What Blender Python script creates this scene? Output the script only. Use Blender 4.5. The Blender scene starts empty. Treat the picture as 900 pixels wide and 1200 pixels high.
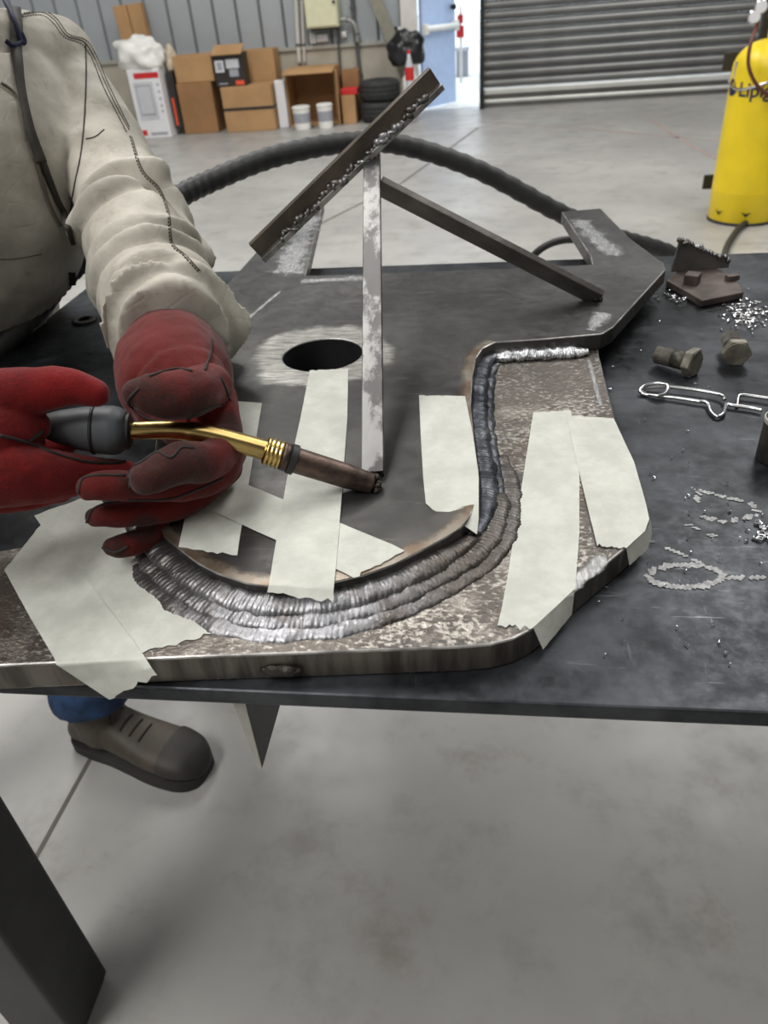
import bpy, bmesh, math, random
import numpy as np
from mathutils import Vector, Matrix, noise
from mathutils.bvhtree import BVHTree

# ------------------------------------------------------------------ camera
F = 880.0; CAMZ = 1.25
def _n(v): return v / np.linalg.norm(v)
_dn = _n(np.array([105., 1250., F]))
_x = -np.array([-6640., -46., F]); _x = _n(_x - _dn * _x.dot(_dn))
_up = -_dn; _y = np.cross(_up, _x)
RM = np.stack([_x, _y, _up]); CO = np.array([0, 0, CAMZ])
def ray(px, py): return RM @ np.array([px - 450., py - 600., F])
def P(px, py, z):                      # photo direction meets a horizontal plane
    d = ray(px, py); return CO + d * ((z - CAMZ) / d[2])
def PY(px, py, Y): d = ray(px, py); return CO + d * (Y / d[1])
def PX(px, py, X): d = ray(px, py); return CO + d * (X / d[0])
def PA(px, py, a): return CO + ray(px, py) * (a / F)

S = bpy.context.scene
COL = S.collection
cd = bpy.data.cameras.new('camera'); co = bpy.data.objects.new('camera', cd); COL.objects.link(co)
cd.sensor_fit = 'VERTICAL'; cd.sensor_height = 36; cd.lens = F / 1200 * 36
cd.clip_start = 0.02; cd.clip_end = 200
rx, uy, bz = RM @ np.array([1, 0, 0]), RM @ np.array([0, -1, 0]), RM @ np.array([0, 0, -1])
co.matrix_world = Matrix(((rx[0], uy[0], bz[0], 0), (rx[1], uy[1], bz[1], 0), (rx[2], uy[2], bz[2], CAMZ), (0, 0, 0, 1)))
cd.dof.use_dof = True; cd.dof.focus_distance = 0.68; cd.dof.aperture_fstop = 9.0
S.camera = co

# ------------------------------------------------------------------ light
w = bpy.data.worlds.new('sky'); S.world = w; w.use_nodes = True
w.node_tree.nodes['Background'].inputs[0].default_value = (0.80, 0.90, 1.0, 1)
w.node_tree.nodes['Background'].inputs[1].default_value = 2.6
def area(name, loc, sx, sy, power, col=(1, 1, 1), rot=(0, 0, 0)):
    l = bpy.data.lights.new(name, 'AREA'); l.shape = 'RECTANGLE'; l.size = sx; l.size_y = sy
    l.energy = power; l.color = col
    o = bpy.data.objects.new(name, l); COL.objects.link(o); o.location = loc; o.rotation_euler = rot
    return o
# translucent roof panels of the hall (strips along the roof), then an added floor fill
area('overhead_light', (2.6, 1.2, 5.9), 1.6, 5.0, 70, (1, .99, .965))
area('overhead_light', (-2.2, 4.6, 5.9), 1.6, 5.0, 330, (1, .99, .965))
area('overhead_light', (2.6, 5.4, 5.9), 1.6, 5.0, 260, (1, .99, .965))
area('overhead_light', (-2.5, -2.0, 5.9), 1.6, 4.0, 330, (1, .99, .965))  # unseen lamp behind the camera, added as fill to brighten the floor
S.view_settings.view_transform = 'Standard'; S.view_settings.look = 'None'
S.view_settings.gamma = 1.0; S.view_settings.use_curve_mapping = False
S.view_settings.exposure = -0.06

# ------------------------------------------------------------------ materials
def srgb(r, g, b):
    f = lambda c: (c / 255 / 12.92) if c / 255 <= .04045 else ((c / 255 + .055) / 1.055) ** 2.4
    return (f(r), f(g), f(b))
class NT:
    def __init__(s, name):
        s.m = bpy.data.materials.new(name); s.m.use_nodes = True; s.t = s.m.node_tree
        s.b = s.t.nodes['Principled BSDF']; s.out = s.t.nodes['Material Output']
        s.tc = s.t.nodes.new('ShaderNodeTexCoord'); s.co = s.tc.outputs['Object']
    def n(s, typ, ins=None, **kw):
        nd = s.t.nodes.new(typ)
        for k, v in kw.items(): setattr(nd, k, v)
        for k, v in (ins or {}).items():
            if hasattr(v, 'is_output'): s.t.links.new(v, nd.inputs[k])
            else: nd.inputs[k].default_value = v
        return nd
    def link(s, a, b): s.t.links.new(a, b)
    def scaled(s, sc=(1, 1, 1), rot=(0, 0, 0), loc=(0, 0, 0)):
        return s.n('ShaderNodeMapping', {0: s.co, 1: loc, 2: rot, 3: sc}).outputs[0]
    def noise(s, scale, detail=4, rough=.55, vec=None, dist=0):
        return s.n('ShaderNodeTexNoise', {'Vector': vec or s.co, 'Scale': scale, 'Detail': detail, 'Roughness': rough, 'Distortion': dist}).outputs['Fac']
    def ramp(s, fac, lo, hi, a=0., b=1.):
        return s.n('ShaderNodeMapRange', {0: fac, 1: lo, 2: hi, 3: a, 4: b}, interpolation_type='SMOOTHSTEP').outputs[0]
    def mix(s, fac, a, b):
        nd = s.n('ShaderNodeMix', data_type='RGBA')
        for i, v in ((0, fac), (6, a), (7, b)):
            if hasattr(v, 'is_output'): s.link(v, nd.inputs[i])
            else: nd.inputs[i].default_value = (*v[:3], 1) if i else v
        return nd.outputs[2]
    def math(s, op, a, b=0., c=0.):
        nd = s.n('ShaderNodeMath', operation=op)
        for i, v in enumerate((a, b, c)):
            if hasattr(v, 'is_output'): s.link(v, nd.inputs[i])
            else: nd.inputs[i].default_value = v
        return nd.outputs[0]
    def bump(s, h, strength=.3, dist=.002):
        nd = s.n('ShaderNodeBump', {'Strength': strength, 'Distance': dist, 'Height': h})
        s.link(nd.outputs[0], s.b.inputs['Normal'])
    def set(s, **kw):
        for k, v in kw.items():
            k = {'col': 'Base Color', 'rough': 'Roughness', 'metal': 'Metallic', 'spec': 'Specular IOR Level', 'alpha': 'Alpha', 'ecol': 'Emission Color', 'estr': 'Emission Strength', 'sheen': 'Sheen Weight'}[k]
            if hasattr(v, 'is_output'): s.link(v, s.b.inputs[k])
            elif k in ('Base Color', 'Emission Color'): s.b.inputs[k].default_value = (*v[:3], 1)
            else: s.b.inputs[k].default_value = v
        return s
MATS = {}
def simple(name, col, rough=.6, metal=0., var=.18, scale=12, bump=0., bscale=60, bd=.002, spec=.5):
    n = NT(name)
    f = n.noise(scale, 5)
    f = n.ramp(f, .3, .7)
    c = n.mix(f, [max(0, v * (1 - var)) for v in col], [v * (1 + var) for v in col])
    n.set(col=c, rough=rough, metal=metal, spec=spec)
    if bump: n.bump(n.noise(bscale, 4), bump, bd)
    MATS[name] = n.m; return n.m

def m_table():
    n = NT('table_steel')
    a = n.noise(9, 6, .65); b = n.noise(60, 5, .7)
    c = n.mix(n.ramp(a, .35, .7), (.013, .0145, .017), (.07, .074, .082))
    scr = n.noise(16, 3, .6, n.scaled((1, 14, 1), (0, 0, .6)))
    scr2 = n.noise(22, 3, .6, n.scaled((12, 1, 1), (0, 0, .25)))
    s1 = n.math('MULTIPLY', n.ramp(scr, .67, .74), .55)
    s2 = n.math('MULTIPLY', n.ramp(scr2, .68, .75), .4)
    c = n.mix(s1, c, (.15, .15, .155)); c = n.mix(s2, c, (.12, .12, .125))
    r = n.math('ADD', n.ramp(b, .3, .7, .28, .46), n.ramp(a, .3, .7, -.05, .08))
    n.set(col=c, rough=r, metal=.75, spec=.4); n.bump(n.noise(180, 4), .06, .001)
    MATS['table'] = n.m
m_table()
HOLE = P(378, 415, .895)
def m_upper():
    n = NT('mill_scale_plate')
    a = n.noise(7, 6, .6); b = n.noise(70, 5, .65)
    c = n.mix(n.ramp(a, .35, .68), (.05, .048, .046), (.11, .105, .10))
    st = n.noise(14, 4, .6, n.scaled((1, 7, 1), (0, 0, -.25)))
    c = n.mix(n.math('MULTIPLY', n.ramp(st, .6, .75), .45), c, (.20, .19, .18))
    # ground bright ring around the bore
    d = n.n('ShaderNodeVectorMath', {0: n.co, 1: tuple(HOLE)}, operation='DISTANCE').outputs['Value']
    wob = n.math('MULTIPLY', n.math('SUBTRACT', n.noise(16, 4), .5), .075)
    d2 = n.math('ADD', d, wob)
    ring = n.ramp(d2, .094, .078)
    gs = n.noise(40, 4, .7, n.scaled((1, 9, 1), (0, 0, .5)))
    g = n.mix(n.ramp(gs, .35, .7), (.22, .21, .19), (.60, .58, .54))
    c = n.mix(n.math('MULTIPLY', ring, .85), c, g)
    # ground streak along the arms
    r = n.ramp(b, .3, .7, .34, .5)
    n.set(col=c, rough=r, metal=.8); n.bump(n.noise(220, 4), .08, .001)
    MATS['upper'] = n.m
m_upper()
def m_lower():
    n = NT('peened_plate')
    a = n.noise(24, 6, .7); pe = n.noise(190, 3, .65, n.scaled((1, 1.35, 1), (0, 0, .3))); big = n.noise(5, 3)
    c = n.mix(n.ramp(big, .4, .62), (.15, .132, .116), (.10, .09, .082))
    c = n.mix(n.ramp(a, .5, .7, 0, .8), c, (.33, .30, .265))
    c = n.mix(n.ramp(n.math('ADD', pe, n.math('MULTIPLY', n.math('SUBTRACT', n.noise(11, 4, .6), .5), .5)), .52, .68, 0, .9), c, (.46, .43, .385))
    rust = n.noise(8, 4); c = n.mix(n.ramp(rust, .58, .75, 0, .5), c, (.15, .085, .05))
    n.set(col=c, rough=n.ramp(pe, .3, .7, .5, .34), metal=.85)
    n.bump(n.math('ADD', pe, n.math('MULTIPLY', n.noise(40, 4), .8)), .6, .0022)
    MATS['lower'] = n.m
m_lower()
def m_weld():
    n = NT('weld_metal')
    a = n.noise(18, 4, .6); b = n.noise(160, 4, .7)
    c = n.mix(n.ramp(a, .35, .62), (.10, .085, .075), (.34, .34, .36))
    c = n.mix(n.ramp(b, .5, .75, 0, .5), c, (.6, .61, .64))
    c = n.mix(n.ramp(n.noise(9, 4, .6), .46, .66, 0, .8), c, (.12, .098, .08))
    sx = n.n('ShaderNodeSeparateXYZ', {0: n.co}).outputs[0]
    ox = n.ramp(n.math('ADD', sx, n.math('MULTIPLY', n.math('SUBTRACT', n.noise(12, 3), .5), .12)), -.03, .06, 0, .8)
    c = n.mix(ox, c, (.085, .072, .062))
    ol = n.ramp(n.math('ADD', sx, n.math('MULTIPLY', n.math('SUBTRACT', n.noise(14, 3), .5), .1)), -.13, -.19, 0, .7)
    c = n.mix(ol, c, (.085, .075, .066))
    n.set(col=c, rough=n.ramp(b, .3, .7, .5, .36), metal=.9); n.bump(b, .5, .0015)
    MATS['weld'] = n.m
    n = NT('dark_weld_metal')
    a = n.noise(25, 4, .6); b = n.noise(160, 4, .7)
    c = n.mix(n.ramp(a, .35, .65), (.035, .038, .048), (.13, .135, .15))
    n.set(col=c, rough=.4, metal=.85); n.bump(b, .4, .0012)
    MATS['weld_dark'] = n.m
    n = NT('bright_weld_metal'); b = n.noise(110, 4, .7)
    n.set(col=n.mix(n.ramp(b, .35, .62), (.2, .2, .21), (.72, .73, .75)), rough=.36, metal=.9); n.bump(b, .6, .002)
    MATS['weld_bright'] = n.m
m_weld()
def m_tape():
    n = NT('masking_tape')
    a = n.noise(30, 5, .7); b = n.noise(160, 3, .7)
    c = n.mix(n.ramp(a, .35, .7), srgb(192, 193, 184), srgb(210, 211, 202))
    n.set(col=c, rough=.62, spec=.35); n.bump(n.math('ADD', b, n.noise(45, 3)), .22, .0012)
    tr = n.n('ShaderNodeBsdfTransparent'); mx = n.n('ShaderNodeMixShader', {0: .15})
    n.link(n.b.outputs[0], mx.inputs[1]); n.link(tr.outputs[0], mx.inputs[2]); n.link(mx.outputs[0], n.out.inputs[0])
    MATS['tape'] = n.m
m_tape()
def m_suede(name, c0, c1, dirt):
    n = NT(name)
    a = n.noise(14, 5, .65); b = n.noise(420, 3, .7); d = n.noise(9, 4, .6)
    c = n.mix(n.ramp(a, .3, .7), c0, c1)
    c = n.mix(n.ramp(d, .44, .66, 0, .85), c, dirt)
    so = n.n('ShaderNodeAttribute', attribute_name='soil').outputs['Fac']
    c = n.mix(n.ramp(n.math('ADD', so, n.math('MULTIPLY', n.math('SUBTRACT', n.noise(35, 5, .7), .5), .8)), .25, .8, 0, .92), c, srgb(46, 30, 26))
    c = n.mix(n.ramp(b, .4, .75, 0, .3), c, [v * 1.5 for v in c1])
    n.set(col=c, rough=.85, spec=.2, sheen=.12)
    n.bump(n.math('ADD', b, n.math('MULTIPLY', n.noise(28, 4), 1.6)), .45, .0016)
    MATS[name] = n.m
m_suede('glove_red', srgb(98, 12, 13), srgb(122, 17, 17), srgb(84, 12, 12))
m_suede('glove_worn', srgb(80, 17, 15), srgb(96, 21, 18), srgb(52, 25, 21))
m_suede('glove_dark', srgb(82, 28, 23), srgb(98, 34, 27), srgb(54, 34, 29))
def m_leather():
    n = NT('jacket_leather')
    a = n.noise(9, 6, .65); b = n.noise(300, 3, .7); d = n.noise(38, 5, .7)
    c = n.mix(n.ramp(a, .3, .72), srgb(158, 153, 142), srgb(198, 193, 182))
    c = n.mix(n.ramp(d, .55, .75, 0, .5), c, srgb(136, 130, 119))
    cr = n.n('ShaderNodeTexVoronoi', {'Vector': n.co, 'Scale': 26.}, feature='DISTANCE_TO_EDGE').outputs['Distance']
    n.set(col=c, rough=.72, spec=.3)
    n.bump(n.math('ADD', n.math('MULTIPLY', b, .5), n.math('ADD', n.math('MULTIPLY', d, .8), n.ramp(cr, 0, .05, 0, .25))), .35, .0016)
    MATS['leather'] = n.m
m_leather()
def m_floor():
    n = NT('concrete_floor')
    a = n.noise(.9, 5, .6); b = n.noise(5, 6, .68); c3 = n.noise(40, 4, .7)
    c = n.mix(n.ramp(a, .35, .68), srgb(154, 152, 149), srgb(174, 172, 168))
    c = n.mix(n.ramp(b, .48, .72, 0, .65), c, srgb(134, 132, 128))
    st = n.noise(3.4, 6, .72, n.scaled((1, 1, 1), (0, 0, .4), (3.1, 1.7, 0)))
    c = n.mix(n.ramp(st, .55, .74, 0, .7), c, srgb(128, 121, 113))
    c = n.mix(n.ramp(c3, .68, .78, 0, .45), c, srgb(112, 106, 100))
    n.set(col=c, rough=n.ramp(b, .3, .7, .34, .48), spec=.5); n.bump(c3, .05, .002)
    MATS['floor'] = n.m
m_floor()
simple('leg_steel', (.032, .032, .032), .5, .3, .3, 8, .1)
simple('bar_steel', (.14, .13, .12), .42, .75, .4, 16, .25, 120)
def m_bar():
    n = NT('scaled_bar_steel')
    a = n.noise(26, 6, .7, n.scaled((1, .5, .5)))
    c = n.mix(n.ramp(a, .46, .56), (.085, .082, .08), (.24, .236, .23))
    n.set(col=c, rough=.4, metal=.8); n.bump(a, .35, .0015); MATS['bar'] = n.m
    n = NT('ground_bar_steel'); a = n.noise(30, 5, .65)
    c = n.mix(n.ramp(a, .35, .65), (.2, .19, .18), (.52, .5, .48))
    n.set(col=c, rough=.36, metal=.9); n.bump(a, .3, .001); MATS['ground'] = n.m
m_bar()
simple('brown_bar', (.12, .098, .08), .42, .65, .35, 20, .2, 90)
simple('brass', (.56, .40, .15), .24, 1., .22, 30, .08, 50)
simple('copper_burnt', (.085, .058, .048), .42, .75, .55, 40, .35, 120)
simple('rubber_grey', (.065, .07, .078), .5, 0, .12, 20, .12, 400, .0005)
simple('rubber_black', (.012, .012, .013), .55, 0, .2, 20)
simple('hose_black', (.022, .022, .021), .55, 0, .3, 30, .3, 90)
simple('slag', (.03, .024, .02), .35, .5, .6, 90, .8, 200, .003)
simple('stitch_dark', (.02, .016, .014), .8)
simple('stitch_tan', srgb(92, 84, 70), .8)
simple('strap_dark', srgb(46, 40, 34), .7, 0, .4, 30, .3, 200)
simple('cord_navy', (.008, .010, .045), .7)
simple('skin', srgb(176, 124, 98), .5)
simple('hair', srgb(35, 26, 20), .6)
simple('shirt', srgb(40, 44, 58), .8)
simple('denim', srgb(34, 58, 92), .85, 0, .35, 40, .4, 300)
simple('boot_leather', srgb(72, 64, 55), .6, 0, .25, 18, .35, 60)
simple('boot_toe', srgb(50, 46, 42), .6, 0, .25, 18, .2, 60)
simple('sole', srgb(42, 39, 36), .7)
simple('wall_sheet', srgb(163, 168, 172), .45, .1, .06, 2)
simple('wall_concrete', srgb(176, 170, 156), .8, 0, .1, 3, .2, 20)
simple('wall_plain', srgb(196, 196, 194), .8)
simple('roof', srgb(165, 167, 168), .7)
simple('cardboard', srgb(176, 138, 96), .8, 0, .10, 4)
simple('cardboard_dark', srgb(150, 112, 74), .8, 0, .12, 4)
simple('white_card', srgb(226, 226, 228), .55, 0, .03, 5)
simple('black_card', srgb(44, 40, 38), .5, 0, .2, 6)
simple('print_red', srgb(198, 40, 40), .5, 0, .05)
simple('print_grey', srgb(196, 197, 202), .5, 0, .05)
simple('print_grey2', srgb(158, 160, 168), .5, 0, .05)
simple('print_orange', srgb(226, 84, 50), .5, 0, .05)
simple('plastic_white', srgb(232, 231, 226), .35, 0, .06, 8)
simple('plastic_beige', srgb(196, 182, 160), .4, 0, .15, 8)
simple('bag_black', srgb(24, 24, 26), .3, 0, .3, 10, .5, 30)
simple('tyre', srgb(46, 46, 47), .75, 0, .2, 20, .3, 60)
simple('cabinet_paint', srgb(214, 213, 180), .45, 0, .04)
simple('pipe_grey', srgb(150, 150, 146), .45, .3, .1)
simple('pipe_dark', srgb(95, 97, 98), .5, .3, .1)
simple('brace_paint', srgb(136, 134, 120), .6, 0, .1)
simple('frame_white', srgb(212, 208, 202), .5, 0, .05)
simple('door_paint', srgb(172, 192, 226), .4, 0, .05)
simple('shutter', srgb(122, 122, 120), .42, .55, .1, 3)
simple('shutter_bar', srgb(214, 214, 210), .35, .5, .06, 3)
simple('post_black', srgb(24, 25, 26), .5)
simple('yellow_paint', srgb(236, 206, 30), .4, 0, .06, 6, .05, 30)
simple('navy_print', srgb(24, 28, 78), .5, 0, .05)
simple('chrome', (.62, .62, .63), .22, 1., .1, 30)
simple('red_hose', srgb(98, 50, 38), .5)
simple('red_line', srgb(158, 138, 132), .7)
simple('joint_dark', srgb(96, 93, 88), .9)
simple('apron_ground', srgb(215, 214, 208), .8)
simple('can_grey', srgb(58, 54, 50), .5, .3, .5, 30, .3, 40)
simple('bolt_steel', (.075, .068, .055), .5, .6, .5, 60, .3, 150)
simple('bolt_head', (.20, .185, .15), .5, .6, .35, 60, .3, 150)
simple('rust_plate', (.085, .066, .058), .55, .5, .4, 30, .4, 100)
simple('chalk', (.30, .30, .30), .9, 0, .3, 200)
simple('light_grey_steel', srgb(168, 166, 158), .5, .2, .1, 20)
def m_heat():
    n = NT('heat_tint')
    uv = n.n('ShaderNodeAttribute', attribute_name='fade').outputs['Fac']
    a = n.noise(45, 5, .7)
    al = n.ramp(n.math('ADD', uv, n.math('MULTIPLY', n.math('SUBTRACT', a, .5), .9)), .25, .75)
    c = n.mix(n.ramp(n.noise(25, 4), .4, .65), (.20, .14, .095), (.34, .30, .25))
    n.set(col=c, rough=.42, metal=.75, alpha=n.math('MULTIPLY', al, .9)); MATS['heat'] = n.m
m_heat()

# ------------------------------------------------------------------ mesh helpers
def link(name, me, mat, parent=None, smooth=False):
    if isinstance(mat, str): mat = MATS[mat]
    if mat and not me.materials: me.materials.append(mat)
    if smooth:
        me.polygons.foreach_set('use_smooth', [True] * len(me.polygons))
    o = bpy.data.objects.new(name, me); COL.objects.link(o)
    if parent is not None:
        o.parent = parent
        if parent.get('_base') is not None:
            pass
    return o
BASE = {}
def world_base(o):
    b = np.zeros(3)
    while o is not None:
        b = b + np.array(o.location); o = o.parent
    return b
def mk(name, V, Fc, mat, parent=None, smooth=False):
    """mesh from WORLD coordinates, stored relative to its parent"""
    V = np.array(V, float)
    if parent is not None: V = V - world_base(parent)
    me = bpy.data.meshes.new(name); me.from_pydata(V.tolist(), [], [tuple(int(i) for i in f) for f in Fc]); me.update()
    return link(name, me, mat, parent, smooth)
def mkbase(name, V, Fc, mat, base, smooth=False):
    V = np.array(V, float) - np.array(base)
    me = bpy.data.meshes.new(name); me.from_pydata(V.tolist(), [], [tuple(int(i) for i in f) for f in Fc]); me.update()
    o = link(name, me, mat, None, smooth); o.location = base; return o
def thing(name, label, cat, loc=(0, 0, 0), group=None):
    o = bpy.data.objects.new(name, None); COL.objects.link(o); o.location = tuple(float(v) for v in loc)
    o.empty_display_size = .05
    return tag(o, label, cat, group)
def tag(o, label=None, cat=None, group=None, kind=None):
    if label: o['label'] = label
    if cat: o['category'] = cat
    if group: o['group'] = group
    if kind: o['kind'] = kind
    return o
def struct(o): o['kind'] = 'structure'; return o
def join(parts):
    V = []; Fc = []
    for v, f in parts:
        k = len(V); V += [tuple(p) for p in v]; Fc += [tuple(i + k for i in q) for q in f]
    return V, Fc
def bevel(o, w, seg=2, ang=30):
    bm = bmesh.new(); bm.from_mesh(o.data)
    bmesh.ops.recalc_face_normals(bm, faces=bm.faces)
    ed = [e for e in bm.edges if len(e.link_faces) == 2 and e.calc_face_angle(0) > math.radians(ang)]
    bmesh.ops.bevel(bm, geom=ed, offset=w, segments=seg, affect='EDGES', profile=.5, clamp_overlap=True)
    bm.to_mesh(o.data); bm.free()
    return o
def fixn(o):
    bm = bmesh.new(); bm.from_mesh(o.data); bmesh.ops.recalc_face_normals(bm, faces=bm.faces); bm.to_mesh(o.data); bm.free(); return o
def boxv(x0, x1, y0, y1, z0, z1):
    V = [(x, y, z) for z in (z0, z1) for y in (y0, y1) for x in (x0, x1)]
    return V, [(0, 2, 3, 1), (4, 5, 7, 6), (0, 1, 5, 4), (2, 6, 7, 3), (0, 4, 6, 2), (1, 3, 7, 5)]
def obox(c, ax, ay, az, hx, hy, hz):
    c = np.array(c); ax = _n(np.array(ax, float)) * hx; ay = _n(np.array(ay, float)) * hy; az = _n(np.array(az, float)) * hz
    V = [c + sx * ax + sy * ay + sz * az for sz in (-1, 1) for sy in (-1, 1) for sx in (-1, 1)]
    return V, boxv(0, 1, 0, 1, 0, 1)[1]
def prism(poly, z0, z1):
    n = len(poly)
    V = [(p[0], p[1], z0) for p in poly] + [(p[0], p[1], z1) for p in poly]
    Fc = [tuple(range(n - 1, -1, -1)), tuple(range(n, 2 * n))] + [(i, (i + 1) % n, n + (i + 1) % n, n + i) for i in range(n)]
    return V, Fc
def resample(pts, n, closed=False):
    pts = np.array(pts, float)
    if closed: pts = np.vstack([pts, pts[:1]])
    d = np.r_[0, np.cumsum(np.linalg.norm(np.diff(pts, axis=0), axis=1))]
    t = np.linspace(0, d[-1], n + (1 if closed else 0))
    out = np.stack([np.interp(t, d, pts[:, k]) for k in range(pts.shape[1])], 1)
    return out[:-1] if closed else out
def spline(pts, n):
    pts = np.array(pts, float); m = len(pts)
    ex = np.vstack([2 * pts[0] - pts[1], pts, 2 * pts[-1] - pts[-2]]); out = []
    for t in np.linspace(0, m - 1, n):
        i = min(int(t), m - 2); u = t - i; a, b, c, d = ex[i:i + 4]
        out.append(.5 * (2 * b + (c - a) * u + (2 * a - 5 * b + 4 * c - d) * u * u + (3 * b - a - 3 * c + d) * u ** 3))
    return np.array(out)
def frames(path):
    T = np.gradient(path, axis=0); T /= np.linalg.norm(T, axis=1)[:, None] + 1e-12
    ref = np.array([0, 0, 1.]) if abs(T[0][2]) < .9 else np.array([1., 0, 0])
    U = _n(np.cross(ref, T[0])); Us = [U]
    for i in range(1, len(path)):
        U = U - T[i] * U.dot(T[i]); U = _n(U); Us.append(U)
    Us = np.array(Us); return T, Us, np.cross(T, Us)
def tube(path, r, seg=16, cap=True, func=None, sy=1.0, roundcap=False):
    path = np.array(path, float); n = len(path)
    r = np.full(n, r) if np.isscalar(r) else np.array(r, float)
    if roundcap:
        T0 = _n(path[0] - path[1]); T1 = _n(path[-1] - path[-2]); pp = []; rr = []
        for k in (90, 65, 40, 20):
            a = math.radians(k); pp.append(path[0] + T0 * r[0] * math.sin(a)); rr.append(max(r[0] * math.cos(a), r[0] * .02))
        qq = []; q2 = []
        for k in (20, 40, 65, 90):
            a = math.radians(k); qq.append(path[-1] + T1 * r[-1] * math.sin(a)); q2.append(max(r[-1] * math.cos(a), r[-1] * .02))
        path = np.vstack([pp, path, qq]); r = np.r_[rr, r, q2]; n = len(path)
    T, U, W = frames(path)
    V = []
    for i in range(n):
        for j in range(seg):
            a = 2 * math.pi * j / seg; rad = r[i]
            if func: rad = rad + func(i / (n - 1), a)
            V.append(path[i] + U[i] * math.cos(a) * rad + W[i] * math.sin(a) * rad * sy)
    Fc = [(i * seg + j, i * seg + (j + 1) % seg, (i + 1) * seg + (j + 1) % seg, (i + 1) * seg + j) for i in range(n - 1) for j in range(seg)]
    if cap: Fc += [tuple(range(seg - 1, -1, -1)), tuple((n - 1) * seg + j for j in range(seg))]
    return V, Fc
def lathe(prof, c, seg=32, axis=(0, 0, 1), cap=True):
    """prof: list of (r, h) along axis from c"""
    c = np.array(c, float); A = _n(np.array(axis, float)); ref = np.array([1., 0, 0]) if abs(A[0]) < .9 else np.array([0, 1., 0])
    U = _n(np.cross(A, ref)); W = np.cross(A, U); V = []
    for r, h in prof:
        for j in range(seg):
            a = 2 * math.pi * j / seg; V.append(c + A * h + (U * math.cos(a) + W * math.sin(a)) * r)
    n = len(prof)
    Fc = [(i * seg + j, i * seg + (j + 1) % seg, (i + 1) * seg + (j + 1) % seg, (i + 1) * seg + j) for i in range(n - 1) for j in range(seg)]
    if cap: Fc += [tuple(range(seg - 1, -1, -1)), tuple((n - 1) * seg + j for j in range(seg))]
    return V, Fc
def ellipsoid(c, rx_, ry_, rz_, M=None, nu=24, nv=14):
    V = []; Fc = []
    for i in range(nv + 1):
        p = math.pi * i / nv
        for j in range(nu):
            a = 2 * math.pi * j / nu
            v = np.array([math.sin(p) * math.cos(a) * rx_, math.sin(p) * math.sin(a) * ry_, math.cos(p) * rz_])
            if M is not None: v = M @ v
            V.append(np.array(c) + v)
    for i in range(nv):
        for j in range(nu): Fc.append((i * nu + j, (i + 1) * nu + j, (i + 1) * nu + (j + 1) % nu, i * nu + (j + 1) % nu))
    return V, Fc
def remesh(parts, voxel, smooth_it=4, smooth_f=.5):
    """union of closed shapes as one continuous skin; returns verts, faces"""
    V, Fc = join(parts)
    me = bpy.data.meshes.new('t'); me.from_pydata([tuple(map(float, v)) for v in V], [], Fc); me.update()
    bm = bmesh.new(); bm.from_mesh(me); bmesh.ops.remove_doubles(bm, verts=bm.verts, dist=1e-6); bmesh.ops.recalc_face_normals(bm, faces=bm.faces); bm.to_mesh(me); bm.free()
    o = bpy.data.objects.new('t', me); COL.objects.link(o)
    m = o.modifiers.new('r', 'REMESH'); m.mode = 'VOXEL'; m.voxel_size = voxel; m.adaptivity = 0
    if smooth_it:
        s = o.modifiers.new('s', 'SMOOTH'); s.factor = smooth_f; s.iterations = smooth_it
    dg = bpy.context.evaluated_depsgraph_get(); dg.update()
    me2 = bpy.data.meshes.new_from_object(o.evaluated_get(dg))
    V = np.empty(len(me2.vertices) * 3); me2.vertices.foreach_get('co', V); V = V.reshape(-1, 3)
    N = np.array([v.normal for v in me2.vertices]); Fc = [tuple(p.vertices) for p in me2.polygons]
    bpy.data.objects.remove(o); bpy.data.meshes.remove(me); bpy.data.meshes.remove(me2)
    return V, Fc, N
def chain(pts):
    """capsule chain given as (px, py, axial, r_px)"""
    c = np.array([np.r_[PA(a, b, z), r * z / F] for a, b, z, r in pts])
    c = spline(c, max(8, 6 * len(pts)))
    return tube(c[:, :3], c[:, 3], 20, True, roundcap=True)
class Skin:
    """projects photo polylines onto a built surface to run seams along it"""
    def __init__(s, V, Fc): s.t = BVHTree.FromPolygons([Vector(v) for v in V], Fc)
    def path(s, pts, n=60, lift=.0004):
        q = resample(spline(pts, 8 * len(pts)), n); out = []
        for a, b in q:
            d = Vector(ray(a, b)).normalized(); h = s.t.ray_cast(Vector(CO), d)
            if h[0] is not None: out.append(np.array(h[0] + h[1] * lift))
        return np.array(out)
def offset_poly(pts, d):
    """offset an open 2-D polyline to its left by d"""
    pts = np.array(pts, float); T = np.gradient(pts, axis=0); T /= np.linalg.norm(T, axis=1)[:, None]
    return pts + np.stack([-T[:, 1], T[:, 0]], 1) * d
rnd = random.Random(7)

# ================================================================== the hall
WY = 9.75
def slab(name, x0, x1, y0, y1, z0, z1, mat, parent=None):
    b = ((x0 + x1) / 2, (y0 + y1) / 2, z0)
    V, Fc = boxv(x0, x1, y0, y1, z0, z1)
    return mk(name, V, Fc, mat, parent) if parent is not None else struct(mkbase(name, V, Fc, mat, b))
fl = slab('floor', -8, 9, -6, WY + .2, -.12, 0, 'floor')
fl.location = (0, 0, 0); fl.data.transform(Matrix.Translation((.5, 1.975, -.12)))
def ribbon(name, pts, wd, mat, parent, z=.0008):
    pts = np.array(pts)[:, :2]; L = offset_poly(pts, wd / 2); R = offset_poly(pts, -wd / 2); n = len(pts)
    V = [(*p, z) for p in L] + [(*p, z) for p in R]
    return mk(name, V, [(i, n + i, n + i + 1, i + 1) for i in range(n - 1)], mat, parent)
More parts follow.
